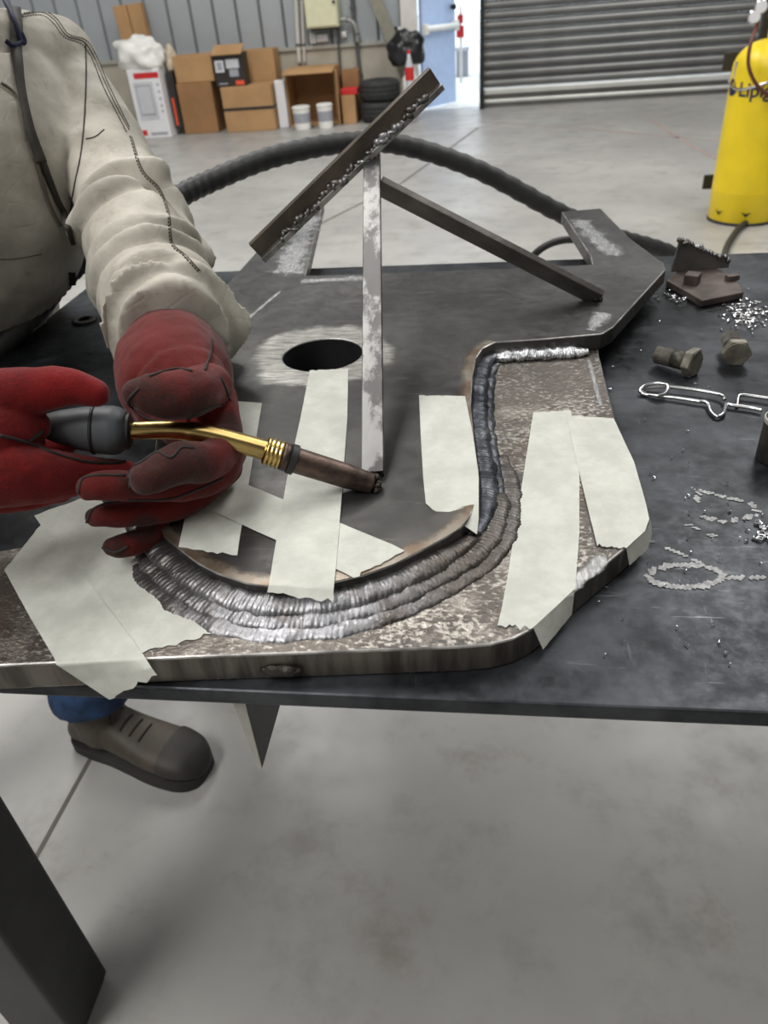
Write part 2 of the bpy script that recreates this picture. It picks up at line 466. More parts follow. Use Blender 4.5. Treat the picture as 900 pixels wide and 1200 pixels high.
# saw-cut joint and painted lines of the floor
ribbon('floor_joint', [P(112, 878, 0), P(20, 1045, 0), P(-40, 1150, 0)], .009, 'joint_dark', fl)
ribbon('floor_joint', [P(300, 300, 0), P(470, 215, 0), P(560, 150, 0)], .02, 'joint_dark', fl)
ribbon('painted_line', [P(564, 143, 0), P(700, 152, 0), P(845, 166, 0), P(900, 168, 0)], .03, 'red_line', fl)
ribbon('painted_line', [P(762, 140, 0), P(795, 162, 0), P(845, 190, 0), P(900, 222, 0)], .03, 'red_line', fl)

slab('wall_left', -8.2, -8, -6, WY, 0, 6.2, 'wall_plain')
slab('wall_right', 9, 9.2, -6, WY, 0, 6.2, 'wall_plain')
slab('wall_rear', -8.2, 9.2, -6.2, -6, 0, 6.2, 'wall_plain')
slab('ceiling', -8.2, 9.2, -6.2, WY + .2, 6.2, 6.4, 'roof')
wb = struct(bpy.data.objects.new('wall_back', None)); COL.objects.link(wb); wb.location = (-4.4, WY, 0)
slab('concrete_base', -8, -.93, WY, WY + .2, 0, .70, 'wall_concrete', wb)
slab('sill_rail', -8, -.93, WY - .03, WY + .05, .70, .735, 'light_grey_steel', wb)
slab('header', -.93, 3.6, WY, WY + .2, 2.6, 6.2, 'wall_sheet', wb)
slab('sheet_end', 3.6, 9, WY, WY + .2, 0, 6.2, 'wall_sheet', wb)
x = -8.0
pan = None
while x < -.95:
    x1 = min(x + .262, -.93)
    if pan is None or x1 - x < .26:
        poly = [(x + .004, WY + .06), (x + .018, WY + .012), (x1 - .018, WY + .012), (x1 - .004, WY + .06)]
        V, Fc = prism(poly, .735, 6.2)
        o = mk('wall_sheet_panel', V, Fc, 'wall_sheet', wb)
        if pan is None: pan = o; px0 = x
    else:
        o = pan.copy(); COL.objects.link(o); o.location = (x - px0, 0, 0)
    x += .262
slab('backing', -8, -.93, WY + .06, WY + .2, .735, 6.2, 'pipe_dark', wb)

# door to the yard
dr = struct(bpy.data.objects.new('door_1', None)); COL.objects.link(dr); dr.location = (-.62, WY, 0)
slab('door_jamb', -.93, -.76, WY - .05, WY + .2, 0, 2.6, 'frame_white', dr)
slab('door_jamb', -.075, -.03, WY - .06, WY + .2, 0, 2.6, 'post_black', dr)
slab('door_lintel', -.76, -.075, WY, WY + .2, 2.1, 2.6, 'frame_white', dr)
hx, hy = -.735, WY + .18
e = P(533, 121, 0); dv = _n(np.array([e[0] - hx, e[1] - hy])); dl = np.hypot(e[0] - hx, e[1] - hy); dnn = np.array([dv[1], -dv[0]])
leaf = bevel(mk('door_leaf', *obox((hx + dv[0] * dl / 2, hy + dv[1] * dl / 2, 1.04), (*dv, 0), (*dnn, 0), (0, 0, 1), dl / 2, .022, 1.02), 'door_paint', dr), .003)
mk('push_bar', *join([tube([(hx + dv[0] * dl * u - -dnn[0] * .07, hy + dv[1] * dl * u + dnn[1] * .07, .80) for u in (.05, .97)], .032, 12),
   obox((hx + dv[0] * dl * .06 + dnn[0] * .04, hy + dv[1] * dl * .06 + dnn[1] * .04, .80), (*dv, 0), (*dnn, 0), (0, 0, 1), .03, .04, .05),
   obox((hx + dv[0] * dl * .95 + dnn[0] * .04, hy + dv[1] * dl * .95 + dnn[1] * .04, .80), (*dv, 0), (*dnn, 0), (0, 0, 1), .03, .04, .05)]), 'plastic_white', leaf)
mk('door_knob', *lathe([(.02, 0), (.028, .03), (.03, .05), (.01, .07)], (hx + dv[0] * dl * .9 + dnn[0] * .02, hy + dv[1] * dl * .9 + dnn[1] * .02, .98), 14, (*dnn, 0)), 'post_black', leaf)

# roller shutter
sh = struct(bpy.data.objects.new('door_2', None)); COL.objects.link(sh); sh.location = (1.8, WY, 0)
slat = None
def slatmesh(z):
    pr = [(0, 0), (-.030, .014), (-.042, .040), (-.036, .066), (-.014, .082), (0, .09)]
    V = [(xx, WY + .05 + a, z + b) for xx in (-.03, 3.6) for a, b in pr]; n = len(pr)
    V += [(xx, WY + .07 + a, z + b) for xx in (-.03, 3.6) for a, b in pr]
    Fc = [(i, n + i, n + i + 1, i + 1) for i in range(n - 1)] + [(2 * n + i, 2 * n + i + 1, 3 * n + i + 1, 3 * n + i) for i in range(n - 1)]
    return V, Fc
z = .20
while z < 2.55:
    if slat is None: slat = fixn(mk('shutter_slat', *slatmesh(z), 'shutter', sh, True)); z0s = z
    else:
        o = slat.copy(); COL.objects.link(o); o.location = (0, 0, z - z0s)
    z += .092
bevel(slab('bottom_bar', -.03, 3.6, WY + .0, WY + .08, .135, .195, 'shutter_bar', sh), .012)
bevel(slab('bottom_bar', -.03, 3.6, WY + .02, WY + .08, .045, .085, 'shutter_bar', sh), .012)
slab('bottom_panel', -.03, 3.6, WY + .05, WY + .09, .0, .14, 'shutter', sh)

# yard outside
struct(mkbase('ground_outside', *boxv(-14, 14, WY + .2, 40, -.12, -.005), 'apron_ground', (0, 20, -.12)))
def pbox(xl, xr, yb, yt, Y): a, b, c, d = PY(xl, yb, Y), PY(xr, yb, Y), PY((xl + xr) / 2, yb, Y), PY((xl + xr) / 2, yt, Y); return a[0], b[0], c[2], d[2]
Y = 13.5
a = pbox(535, 549, 72, 54, Y); t = thing('yard_crate', 'pale grey crate standing outside behind the open door', 'crate', ((a[0] + a[1]) / 2, Y, -.005))
bevel(mk('crate_body', *boxv(a[0], a[1], Y - .2, Y + .2, -.005, a[3] - .05), 'print_grey2', t), .01)
bevel(mk('crate_lid', *boxv(a[0] - .02, a[1] + .02, Y - .22, Y + .22, a[3] - .05, a[3]), 'print_grey', t), .01)
Y = 12.6
a = pbox(537, 543, 44, 17, Y); t = thing('yard_sign', 'red and white sign post outside seen past the door leaf', 'sign', ((a[0] + a[1]) / 2, Y, -.005))
mk('post', *tube([((a[0] + a[1]) / 2, Y, -.005), ((a[0] + a[1]) / 2, Y, a[3] + .1)], .02, 10), 'frame_white', t)
b = pbox(536, 543, 27, 17, Y); bevel(mk('sign_plate', *boxv(b[0], b[1], Y - .05, Y - .03, b[2], b[3]), 'print_red', t), .004)
b = pbox(535, 544, 44, 30, Y); bevel(mk('sign_plate', *boxv(b[0], b[1], Y - .05, Y - .03, b[2], b[3]), 'print_red', t), .004)

# ------------------------------------------------------------------ things along the back wall
def pxbox(xl, xr, yb, yt, Y=None, depth=.3, z0=None):
    """box whose front face covers the photo rectangle at wall-parallel distance Y"""
    if Y is None: Y = P((xl + xr) / 2, yb, 0)[1]
    a = PY(xl, yb, Y); b = PY(xr, yb, Y); c = PY((xl + xr) / 2, yb, Y)[2]; d = PY((xl + xr) / 2, yt, Y)[2]
    if z0 is None: z0 = 0. if abs(c) < .07 else c
    return a[0], b[0], Y, Y + depth, z0, d
def carton(name, label, rect, mat, Y=None, depth=.3, z0=None, cat='box', flap=True, tape=None, group=None):
    q = pxbox(*rect, Y=Y, depth=depth, z0=z0)
    t = thing(name, label, cat, ((q[0] + q[1]) / 2, (q[2] + q[3]) / 2, q[4]), group)
    bevel(mk('carton_body', *boxv(*q), mat, t), .006, 1)
    if flap:
        xm = (q[0] + q[1]) / 2
        for s in (0, 1):
            fx = (q[0] + .004, xm - .003) if s == 0 else (xm + .003, q[1] - .004)
            mk('top_flap', *boxv(fx[0], fx[1], q[2] + .004, q[3] - .004, q[5], q[5] + .005), mat, t)
    if tape is not None:
        zt = q[4] + (q[5] - q[4]) * tape
        mk('strap', *boxv(q[0] - .003, q[1] + .003, q[2] - .004, q[3] + .004, zt - .014, zt + .014), 'black_card', t)
    return t, q
t, q = carton('white_carton', 'tall white appliance carton with red band standing on the floor', (164, 200, 154, 80), 'white_card', Y=9.0, depth=.3, flap=False)
w_, h_ = q[1] - q[0], q[5] - q[4]
def decal(par, q, u0, u1, v0, v1, mat, name='print', d=.003):
    mk(name, *boxv(q[0] + (q[1] - q[0]) * u0, q[0] + (q[1] - q[0]) * u1, q[2] - d, q[2] + .001, q[4] + (q[5] - q[4]) * v0, q[4] + (q[5] - q[4]) * v1), mat, par)
decal(t, q, .20, .98, .87, .95, 'print_red', 'red_band')
decal(t, q, .12, .74, .28, .82, 'print_grey', 'appliance_print'); decal(t, q, .18, .66, .34, .78, 'print_grey2', 'appliance_print', .0035); decal(t, q, .21, .63, .37, .76, 'print_grey', 'appliance_print', .004)
decal(t, q, .08, .24, .05, .13, 'print_red', 'corner_mark'); decal(t, q, .36, .90, .05, .09, 'print_grey2', 'text_line')
for v in (.76, .66, .56, .46, .38): decal(t, q, .86, .93, v, v + .03, 'print_grey2', 'side_mark')
topw = q
def blob(name, label, c, r, mat, cat, seed, amp=.35, fr=6, base=None, flat=True, group=None):
    V, Fc = ellipsoid((0, 0, 0), *r, nu=40, nv=26); V = np.array(V); out = []
    for v in V:
        k = 1 + amp * (noise.noise(Vector(v) * fr + Vector((seed, 0, 0))) + .5 * noise.noise(Vector(v) * fr * 2.6 + Vector((0, seed, 0))))
        p = v * k
        if flat: p[2] = max(p[2], -r[2] * .75)
        out.append(p + np.array(c))
    b = (c[0], c[1], min(p[2] for p in out))
    o = mkbase(name, out, Fc, mat, b, True); tag(o, label, cat, group); return o
c = PY(163, 62, 9.12); blob('plastic_bag', 'crumpled white plastic bag lying on the white carton', (c[0], 9.12, topw[5] + .13), (.27, .15, .175), 'plastic_white', 'bag', 3.3)
t, q = carton('narrow_carton', 'narrow dark carton squeezed beside the white carton', (206, 214, 150, 84), 'black_card', Y=9.12, depth=.3, flap=False)
decal(t, q, .25, .55, .05, .55, 'print_orange', 'orange_print')
c = PY(199, 62, 9.3); blob('beige_bag', 'beige plastic bag slumped on the narrow dark carton', (c[0], 9.3, q[5] + .12), (.07, .12, .15), 'plastic_beige', 'bag', 8.1)
# leaning twin carton
a = pxbox(170, 201, 150, 2, Y=9.56, depth=.14)
t = thing('leaning_carton', 'tall slim brown carton leaning on the sheet wall behind the white bag', 'box', ((a[0] + a[1]) / 2, 9.6, 0))
for s in (0, 1):
    bevel(mk('carton_half', *boxv(a[0] + .165 * s, a[0] + .165 * s + .155, 9.54, 9.66, 0, a[5]), 'cardboard', t), .006, 1)
t.rotation_euler = (0, math.radians(-2.5), 0)
t, q = carton('brown_carton', 'plain brown carton on the floor left of the strapped carton', (216, 256, 150, 97), 'cardboard_dark', Y=9.15, depth=.35)
t, q2 = carton('brown_carton', 'plain brown carton stacked on another, left of the black product box', (207, 252, 97, 65), 'cardboard', Y=9.17, depth=.33, z0=q[5] + .005)
t, q = carton('strapped_carton', 'wide brown carton with a black strap around its middle', (265, 323, 147, 101), 'cardboard', Y=9.08, depth=.34, tape=.52)
t, q3 = carton('black_product_box', 'small black printed box with orange corner on the strapped carton', (254, 289, 101, 62), 'black_card', Y=9.12, depth=.2, z0=q[5] + .005, flap=False)
decal(t, q3, .06, .34, .45, .80, 'white_card', 'white_print'); decal(t, q3, .11, .29, .50, .75, 'print_grey2', 'white_print', .004); decal(t, q3, .42, .85, .55, .82, 'print_grey', 'white_print'); decal(t, q3, .5, .8, .3, .52, 'print_grey2', 'white_print')
decal(t, q3, .66, .95, .04, .17, 'print_orange', 'orange_corner'); decal(t, q3, .1, .4, .08, .12, 'print_grey2', 'white_print')
mk('open_flap', *obox(((q3[0] + q3[1]) / 2, q3[2] + .05, q3[5] + .03), (1, 0, 0), (0, .9, .4), (0, -.4, .9), (q3[1] - q3[0]) / 2, .10, .004), 'cardboard', t)
t, q = carton('brown_carton', 'plain brown carton standing behind the strapped carton', (291, 331, 146, 58), 'cardboard', Y=9.45, depth=.26)
t, q = carton('white_panel_carton', 'flat white carton upright between strapped carton and open box', (327, 338, 143, 94), 'white_card', Y=9.2, depth=.1, flap=False)
bevel(mk('carton_edge', *boxv(q[0] + .01, q[1] - .01, q[2] + .1, q[3] + .08, 0, q[5] - .02), 'cardboard', t), .004, 1)
# open carton
a = pxbox(340, 397, 142, 80, Y=9.25, depth=.42)
t = thing('open_carton', 'large open brown carton with its empty inside facing the room', 'box', ((a[0] + a[1]) / 2, 9.45, 0))
W = .012
for nm, bb in (('side', (a[0], a[0] + W, a[2], a[3], 0, a[5])), ('side', (a[1] - W, a[1], a[2], a[3], 0, a[5])), ('back', (a[0] + W, a[1] - W, a[3] - W, a[3], 0, a[5])),
               ('top', (a[0] + W, a[1] - W, a[2], a[3] - W, a[5] - W, a[5])), ('bottom', (a[0] + W, a[1] - W, a[2], a[3] - W, 0, W))):
    mk(nm, *boxv(*bb), 'cardboard' if nm != 'back' else 'cardboard_dark', t)
mk('flap', *obox(((a[0] + a[1]) / 2, a[2] - .06, a[5] - .02), (1, 0, 0), (0, 1, .25), (0, -.25, 1), (a[1] - a[0]) / 2, .07, .004), 'cardboard', t)
mk('flap', *obox((a[1] + .02, a[2] - .08, a[5] / 2), (.3, -1, 0), (1, .3, 0), (0, 0, 1), .09, .004, a[5] / 2 - .01), 'cardboard', t)
for rect, lb in (((345, 365, 146, 124), 'left of two small white pails before the open carton'), ((373, 391, 144, 121), 'right of two small white pails before the open carton')):
    c = P((rect[0] + rect[1]) / 2, rect[2], 0); Y = 9.02; q = pxbox(*rect, Y=Y); r = (q[1] - q[0]) / 2
    t = thing('pail', lb, 'pail', ((q[0] + q[1]) / 2, Y, 0), 'white pails')
    cc = ((q[0] + q[1]) / 2, Y, 0); h = q[5]
    mk('pail_body', *lathe([(r * .85, 0), (r * .9, .01), (r, h * .9)], cc, 24), 'plastic_white', t, False)
    mk('lid', *lathe([(r * 1.04, h * .9), (r * 1.06, h * .96), (r * .9, h), (r * .85, h * .985)], cc, 24), 'plastic_white', t)
    mk('label_print', *lathe([(r * .935, h * .3), (r * .985, h * .72)], cc, 24), 'print_grey2', t)
t, q = carton('small_carton', 'small brown carton beside the tyres with a red carton on it', (402, 418, 142, 112), 'cardboard', Y=9.2, depth=.25)
t, q = carton('red_carton', 'small dark red carton on the small brown carton by the tyres', (399, 419, 112, 104), 'print_red', Y=9.22, depth=.2, z0=q[5] + .005, flap=False)
t, q4 = carton('brown_carton', 'upper brown carton standing behind the red carton', (405, 424, 142, 82), 'cardboard_dark', Y=9.5, depth=.17, flap=True)
# tyres
zt = 0
for k, (rect, lb) in enumerate((((420, 467, 146, 122), 'lower tyre of the two stacked by the wall'), ((418, 468, 122, 98), 'upper tyre of the two stacked by the wall'))):
    Y = 9.1; q = pxbox(*rect, Y=Y); r = (q[1] - q[0]) / 2 - .01; h = .205 if k == 0 else .20
    cc = ((q[0] + q[1]) / 2, Y + r, zt); t = thing('tyre', lb, 'tyre', cc, 'stacked tyres')
    mk('carcass', *lathe([(r * .55, .0), (r * .75, .0), (r * .93, .012), (r, .04), (r, h - .04), (r * .93, h - .012), (r * .75, h), (r * .55, h), (r * .53, h * .8), (r * .6, h * .5), (r * .53, h * .2), (r * .55, .0)], cc, 48), 'tyre', t, True)
    for zz in (.06, .1, .14): mk('tread_ring', *lathe([(r + .001, zz), (r + .006, zz + .004), (r + .006, zz + .02), (r + .001, zz + .024)], cc, 48), 'tyre', t)
    zt += h
c = PY(476, 75, 9.35)
blob('white_sack', 'heap of white and clear plastic beside the tyres', (PY(481, 115, 9.3)[0], 9.3, .22), (.10, .12, .27), 'plastic_white', 'bag', 5.2, .25, 7)
blob('black_bag', 'black plastic bag slumped on the white plastic heap by the door', (c[0], 9.33, .66), (.20, .13, .19), 'bag_black', 'bag', 1.2, .3, 6)
cb = PY(480, 86, 9.05); t = thing('soda_bottle', 'plastic bottle with red label leaning on the white heap', 'bottle', (cb[0], 9.05, 0))
mk('bottle_body', *lathe([(.03, 0), (.045, .02), (.045, .3), (.043, .52), (.02, .6), (.016, .64)], (cb[0], 9.05, 0), 18), 'print_grey', t, True)
mk('bottle_label', *lathe([(.0465, .40), (.0465, .52)], (cb[0], 9.05, 0), 18), 'print_red', t); mk('bottle_cap', *lathe([(.018, .64), (.018, .67)], (cb[0], 9.05, 0), 14), 'print_red', t)

# wall services
a = pxbox(359, 397, 33, -40, Y=WY - .2, depth=.18)
t = thing('electrical_cabinet', 'cream metal electrical cabinet fixed on the sheet wall', 'cabinet', ((a[0] + a[1]) / 2, WY - .1, a[4]))
bevel(mk('cabinet_body', *boxv(a[0], a[1], WY - .19, WY + .012, a[4], a[5]), 'cabinet_paint', t), .008)
d = bevel(mk('cabinet_door', *boxv(a[0] + .012, a[1] - .012, WY - .205, WY - .19, a[4] + .015, a[5] - .015), 'cabinet_paint', t), .005)
lk = PY(391, 2, WY - .205); mk('lock', *lathe([(.016, 0), (.016, .015)], (lk[0], WY - .205, lk[2]), 12, (0, -1, 0)), 'post_black', d)
mk('gland_plate', *boxv(a[0] + .03, a[1] - .02, WY - .15, WY, a[4] - .02, a[4]), 'post_black', t)
for px_, lb in ((367, 'white wall socket left under the cream cabinet'), (378, 'white double socket right under the cream cabinet'), (403, 'white socket on the wall beside the grey conduit')):
    y0 = {367: (51, 39), 378: (49, 40), 403: (44, 37)}[px_]; hw = {367: 3.6, 378: 6.5, 403: 3}[px_]
    b = pxbox(px_ - hw, px_ + hw, y0[0], y0[1], Y=WY - .06)
    t = thing('wall_socket', lb, 'socket', ((b[0] + b[1]) / 2, WY, b[4]))
    bevel(mk('socket_box', *boxv(b[0], b[1], WY - .06, WY + .014, b[4], b[5]), 'plastic_white', t), .008)
    mk('socket_cover', *boxv(b[0] + .01, b[1] - .01, WY - .066, WY - .06, b[4] + .012, b[5] - .012), 'print_grey', t)
def conduit(label, pts, r, mat, Y=WY - .03):
    pts = spline([PY(px_, py_, Y) for px_, py_ in pts], 24); pts[:, 1] = Y
    t = thing('conduit', label, 'pipe', pts[-1], None)
    mk('conduit_pipe', *tube(pts, r, 10), mat, t, True)
    for k in (6, 18): mk('pipe_clip', *tube([pts[k] - (pts[k + 1] - pts[k]) * .3, pts[k] + (pts[k + 1] - pts[k]) * .3], r * 1.45, 10), 'pipe_dark', t)
    return t
conduit('leftmost vertical white pipe left of the cream cabinet', [(345, -40), (347, 0), (349, 40), (351, 75)], .022, 'frame_white')
conduit('second thin white pipe just left of the cream cabinet', [(352.5, -40), (354, 0), (355.5, 40), (357, 75)], .013, 'frame_white', WY - .028)
conduit('thin dark pipe dropping below the cream cabinet', [(396, 34), (397, 55), (399, 85), (401, 118)], .014, 'pipe_dark')
conduit('grey conduit curving out from the side of the cream cabinet', [(397, 23), (406, 23), (414, 27), (418, 38), (419, 50)], .022, 'pipe_grey', WY - .08)
conduit('vertical dark grey pipe behind the tyres', [(411, -30), (414, 20), (420, 70), (426, 125)], .022, 'pipe_dark', WY - .035)
# diagonal brace
p0, p1 = PY(424, -40, WY - .16), PY(474, 82, WY - .16); dd = _n(p1 - p0)
t = thing('diagonal_brace', 'khaki diagonal steel brace crossing the back wall', 'beam', p1)
bevel(mk('brace_flange', *obox((p0 + p1) / 2, dd, (0, 1, 0), np.cross(dd, (0, 1, 0)), np.linalg.norm(p1 - p0) / 2, .008, .065), 'brace_paint', t), .003)
bevel(mk('brace_web', *obox((p0 + p1) / 2 + np.array([0, .05, 0]), dd, (0, 1, 0), np.cross(dd, (0, 1, 0)), np.linalg.norm(p1 - p0) / 2, .05, .006), 'brace_paint', t), .002)
for px_, m_, lb in ((462, 'post_black', 'black switch on the sheet wall near the door'), (470, 'plastic_white', 'round white button on the sheet wall near the door')):
    b = PY(px_, 35, WY); t = thing('wall_switch', lb, 'switch', (b[0], WY, b[2]))
    bevel(mk('switch_plate', *boxv(b[0] - .035, b[0] + .035, WY - .02, WY + .015, b[2] - .03, b[2] + .03), m_, t), .01); mk('switch_knob', *lathe([(.018, 0), (.016, .02)], (b[0], WY - .02, b[2]), 12, (0, -1, 0)), m_, t)

# ------------------------------------------------------------------ gas cylinder and its rack
CR = .183
cb = P(831, 259, 0); CC = np.array([cb[0] + CR * .985, cb[1] + .03, 0])
t = thing('gas_cylinder', 'tall yellow gas cylinder with regulator gauges standing on the floor', 'cylinder', CC)
prof = [(CR * .97, 0), (CR * .985, .005), (CR * .985, .095), (CR, .105)]
prof += [(CR, .16), (CR * 1.004, .165), (CR * 1.004, .172), (CR, .177), (CR, .76)]
for k in range(1, 9):
    a = math.pi / 2 * k / 8; prof.append((CR * math.cos(a) * .80 + CR * .2 * (1 - k / 8) + .028 * k / 8, .76 + .125 * math.sin(a)))
body = mk('cylinder_body', *lathe(prof, CC, 64), 'yellow_paint', t, True)
mk('base_ring', *lathe([(CR * .9, 0), (CR * 1.0, 0), (CR * 1.0, .012), (CR * .99, .016)], CC, 64), 'tyre', t)
mk('neck_collar', *lathe([(.04, .88), (.042, .93), (.03, .945), (.022, .96), (.022, .99)], CC, 24), 'yellow_paint', t)
def oncyl(px_, py_, lift=.0):
    d = ray(px_, py_); R_ = CR + lift
    ox, oy = -CC[0], -CC[1]; A = d[0] ** 2 + d[1] ** 2; B = 2 * (ox * d[0] + oy * d[1]); Cq = ox * ox + oy * oy - R_ * R_
    disc = B * B - 4 * A * Cq
    s = (-B - math.sqrt(max(disc, 0))) / (2 * A); return CO + d * s
for px_, py_ in ((842, 249), (874, 252)):                                     # vent notches of the skirt
    c = oncyl(px_, py_, .002); ang = math.atan2(c[1] - CC[1], c[0] - CC[0]); V = []
    for da, dz in ((-.14, .012), (.14, .012), (0, -.014), (0, .004)):
        V.append((CC[0] + (CR + .002) * math.cos(ang + da), CC[1] + (CR + .002) * math.sin(ang + da), c[2] + dz))
    mk('skirt_notch', V, [(0, 3, 2), (3, 1, 2)], 'post_black', t)
# lettering wrapped on the shell
L0 = oncyl(866, 105, .001); a0 = math.atan2(L0[1] - CC[1], L0[0] - CC[0]); hz = L0[2] - .03
cu = bpy.data.curves.new('t', 'FONT'); cu.body = 'Lipigas'; cu.size = .094; cu.offset = .0015; cu.resolution_u = 4
to = bpy.data.objects.new('t', cu); COL.objects.link(to); dg = bpy.context.evaluated_depsgraph_get(); dg.update()
tm = bpy.data.meshes.new_from_object(to.evaluated_get(dg)); bpy.data.objects.remove(to)
bm = bmesh.new(); bm.from_mesh(tm); bmesh.ops.triangulate(bm, faces=bm.faces); bmesh.ops.subdivide_edges(bm, edges=[e for e in bm.edges if e.calc_length() > .02], cuts=1); bm.to_mesh(tm); bm.free()
V = [(CC[0] + (CR + .0016) * math.cos(a0 + v.co.x / CR), CC[1] + (CR + .0016) * math.sin(a0 + v.co.x / CR), hz + v.co.y) for v in tm.vertices]
mk('lettering', V, [tuple(p.vertices) for p in tm.polygons], 'navy_print', t)
V = []; Fc = []
for k in range(20):                                                            # round swirl emblem left of the name
    a = 2 * math.pi * k / 20; rr = .036 * (1 - .25 * math.sin(a * 1.5 + .6))
    V.append((CC[0] + (CR + .0016) * math.cos(a0 - .30 + rr * math.cos(a) / CR), CC[1] + (CR + .0016) * math.sin(a0 - .30 + rr * math.cos(a) / CR), hz + .03 + 1.25 * rr * math.sin(a)))
mk('emblem', V, [tuple(range(20))], 'navy_print', t)
vz = .96
valve = mk('valve', *join([lathe([(.018, .0), (.018, .05), (.028, .052), (.028, .075), (.012, .08)], CC + [0, 0, vz], 16), tube([CC + [0, 0, vz + .03], CC + [-.06, -.03, vz + .03]], .013, 12)]), 'brass', t, True)
for k, (px_, py_, r) in enumerate(((884, 20, .030), (892, 8, .030))):
    c = PY(px_, py_, CC[1] - .06); g = mk('gauge', *lathe([(r, 0), (r * 1.05, .01), (r * 1.05, .03), (r * .9, .034)], c, 24, (-.25, -1, .1)), 'chrome', t)
    mk('gauge_dial', *lathe([(r * .86, .0345), (r * .86, .036)], c, 24, (-.25, -1, .1)), 'white_card', g)
mk('hose', *tube(spline([PY(888, 28, CC[1] - .07), PY(880, 50, CC[1] - .17), PY(877, 75, CC[1] - CR - .015), PY(884, 95, CC[1] - CR - .02), PY(897, 110, CC[1] - CR - .02), PY(915, 122, CC[1] - CR + .02)], 40), .009, 10), 'red_hose', t, True)
ch = []
for k in range(60):
    a = math.radians(170 + 200 * k / 59); ch.append(CC + [(CR + .006) * math.cos(a), (CR + .006) * math.sin(a), .695 + .02 * math.sin(a * 3)])
for k in range(0, 58, 2): mk('chain_link', *tube([ch[k], ch[k + 1], ch[min(k + 2, 59)]], .0065, 6), 'chrome', t)
mk('chain_tail', *tube([PY(861, 92, CC[1] - .03), PY(864, 72, CC[1] - .03)], .008, 6), 'chrome', t)
t = thing('cylinder_rack', 'dark steel cylinder rack standing behind the yellow gas cylinder', 'rack', CC + [0, .3, 0])
for rect in ((846, 880, 83, 61), (823, 880, 221, 204)):
    b = pxbox(*rect, Y=CC[1] + .24, z0=None); zc = (PY(850, rect[2], CC[1] + .24)[2], PY(850, rect[3], CC[1] + .24)[2])
    bevel(mk('cross_plate', *boxv(b[0], b[0] + .75, CC[1] + .24, CC[1] + .256, zc[0], zc[1]), 'leg_steel', t), .006)
for k in (.1, .6):
    xx = CC[0] - .1 + k; bevel(mk('rack_post', *boxv(xx, xx + .05, CC[1] + .257, CC[1] + .307, 0, 1.1), 'leg_steel', t), .004)
o = mkbase('hose_on_floor', *tube(spline([P(930, 225, .02), P(900, 242, .02), P(878, 258, .02), P(862, 272, .02), P(850, 300, .02), P(870, 340, .02)], 50), .016, 12), 'hose_black', P(878, 258, 0), True)
tag(o, 'dark grey hose curling on the floor before the yellow cylinder', 'hose')

# ================================================================== welding table
T = .85; TF, TB, TL, TR = .343, 1.302, -.693, 1.25
t = tb = thing('welding_table', 'heavy dark steel welding table with square tube legs', 'table', ((TL + TR) / 2, (TF + TB) / 2, 0))
top = bevel(mk('table_top', *boxv(TL, TR, TF, TB, T - .014, T), 'table', tb), .002)
for x0, y0 in ((-.677, .389), (-.677, 1.17), (1.12, .389), (1.12, 1.17)):
    lg = bevel(mk('leg', *boxv(x0, x0 + .1, y0, y0 + .1, .014, T - .014), 'leg_steel', tb), .007, 3)
    mk('foot_plate', *boxv(x0 + .008, x0 + .108 - .016, y0 + .006, y0 + .094, 0, .014), 'leg_steel', lg)
X0 = PY(287, 815, TF + .012)[0]
gz = PY(301, 900, TF + .010); wx = .0095
bm_ = bevel(mk('cross_beam', *boxv(X0 - wx, X0, TF + .010, TB - .012, gz[2], T - .0142), 'leg_steel', tb), .001)
mk('beam_end', *boxv(X0 - wx, X0, TF + .0085, TF + .0098, gz[2] + .001, T - .0145), 'light_grey_steel', bm_)
for o_ in (bm_, bm_.children[0]):
    xs = min(v.co.x for v in o_.data.vertices); zs = min(v.co.z for v in o_.data.vertices)
    for v in o_.data.vertices:
        if v.co.x < xs + .002 and v.co.z < zs + .003: v.co.x += .0065
# soapstone marks rubbed on the top
cp = []
def dash(pts, n, ln, wd, fill=.7):
    q = resample([P(a, b, T + .0003)[:2] for a, b in pts], n)
    for i in range(n - 1):
        if rnd.random() > fill: continue
        tn = _n(q[i + 1] - q[i]); an = rnd.uniform(.5, 1.1); u = np.array([tn[0] * math.cos(an) - tn[1] * math.sin(an), tn[0] * math.sin(an) + tn[1] * math.cos(an)]); v = np.array([-u[1], u[0]])
        l = ln * rnd.uniform(.6, 1.2); c = q[i]
        k = [c - u * l - v * wd, c + u * l - v * wd, c + u * l + v * wd, c - u * l + v * wd]
        zc_ = T + .0003 + .00005 * (len(cp) % 9); cp.append(([(*p, zc_) for p in k], [(0, 1, 2, 3)]))
el = [(803 + 43 * math.cos(a), 675 + 13 * math.sin(a)) for a in np.linspace(0, 6.28, 30)]
dash(el, 40, .0042, .0019, .85); dash([(757, 632), (800, 650), (845, 672)], 18, .0034, .0016, .7); dash([(850, 677), (900, 677)], 9, .0034, .0016, .8)
dash([(800, 600), (850, 612), (890, 603), (880, 590), (820, 575), (815, 590)], 54, .0034, .0015, .6); dash([(800, 612), (840, 630)], 12, .003, .001, .6)
dash([(705, 470), (712, 500), (716, 530)], 4, .002, .0008, .3)
o = mk('soapstone_mark', *join(cp), 'chalk', tb); o['kind'] = 'stuff'; o['label'] = 'pale grey soapstone dashes rubbed on the table top'

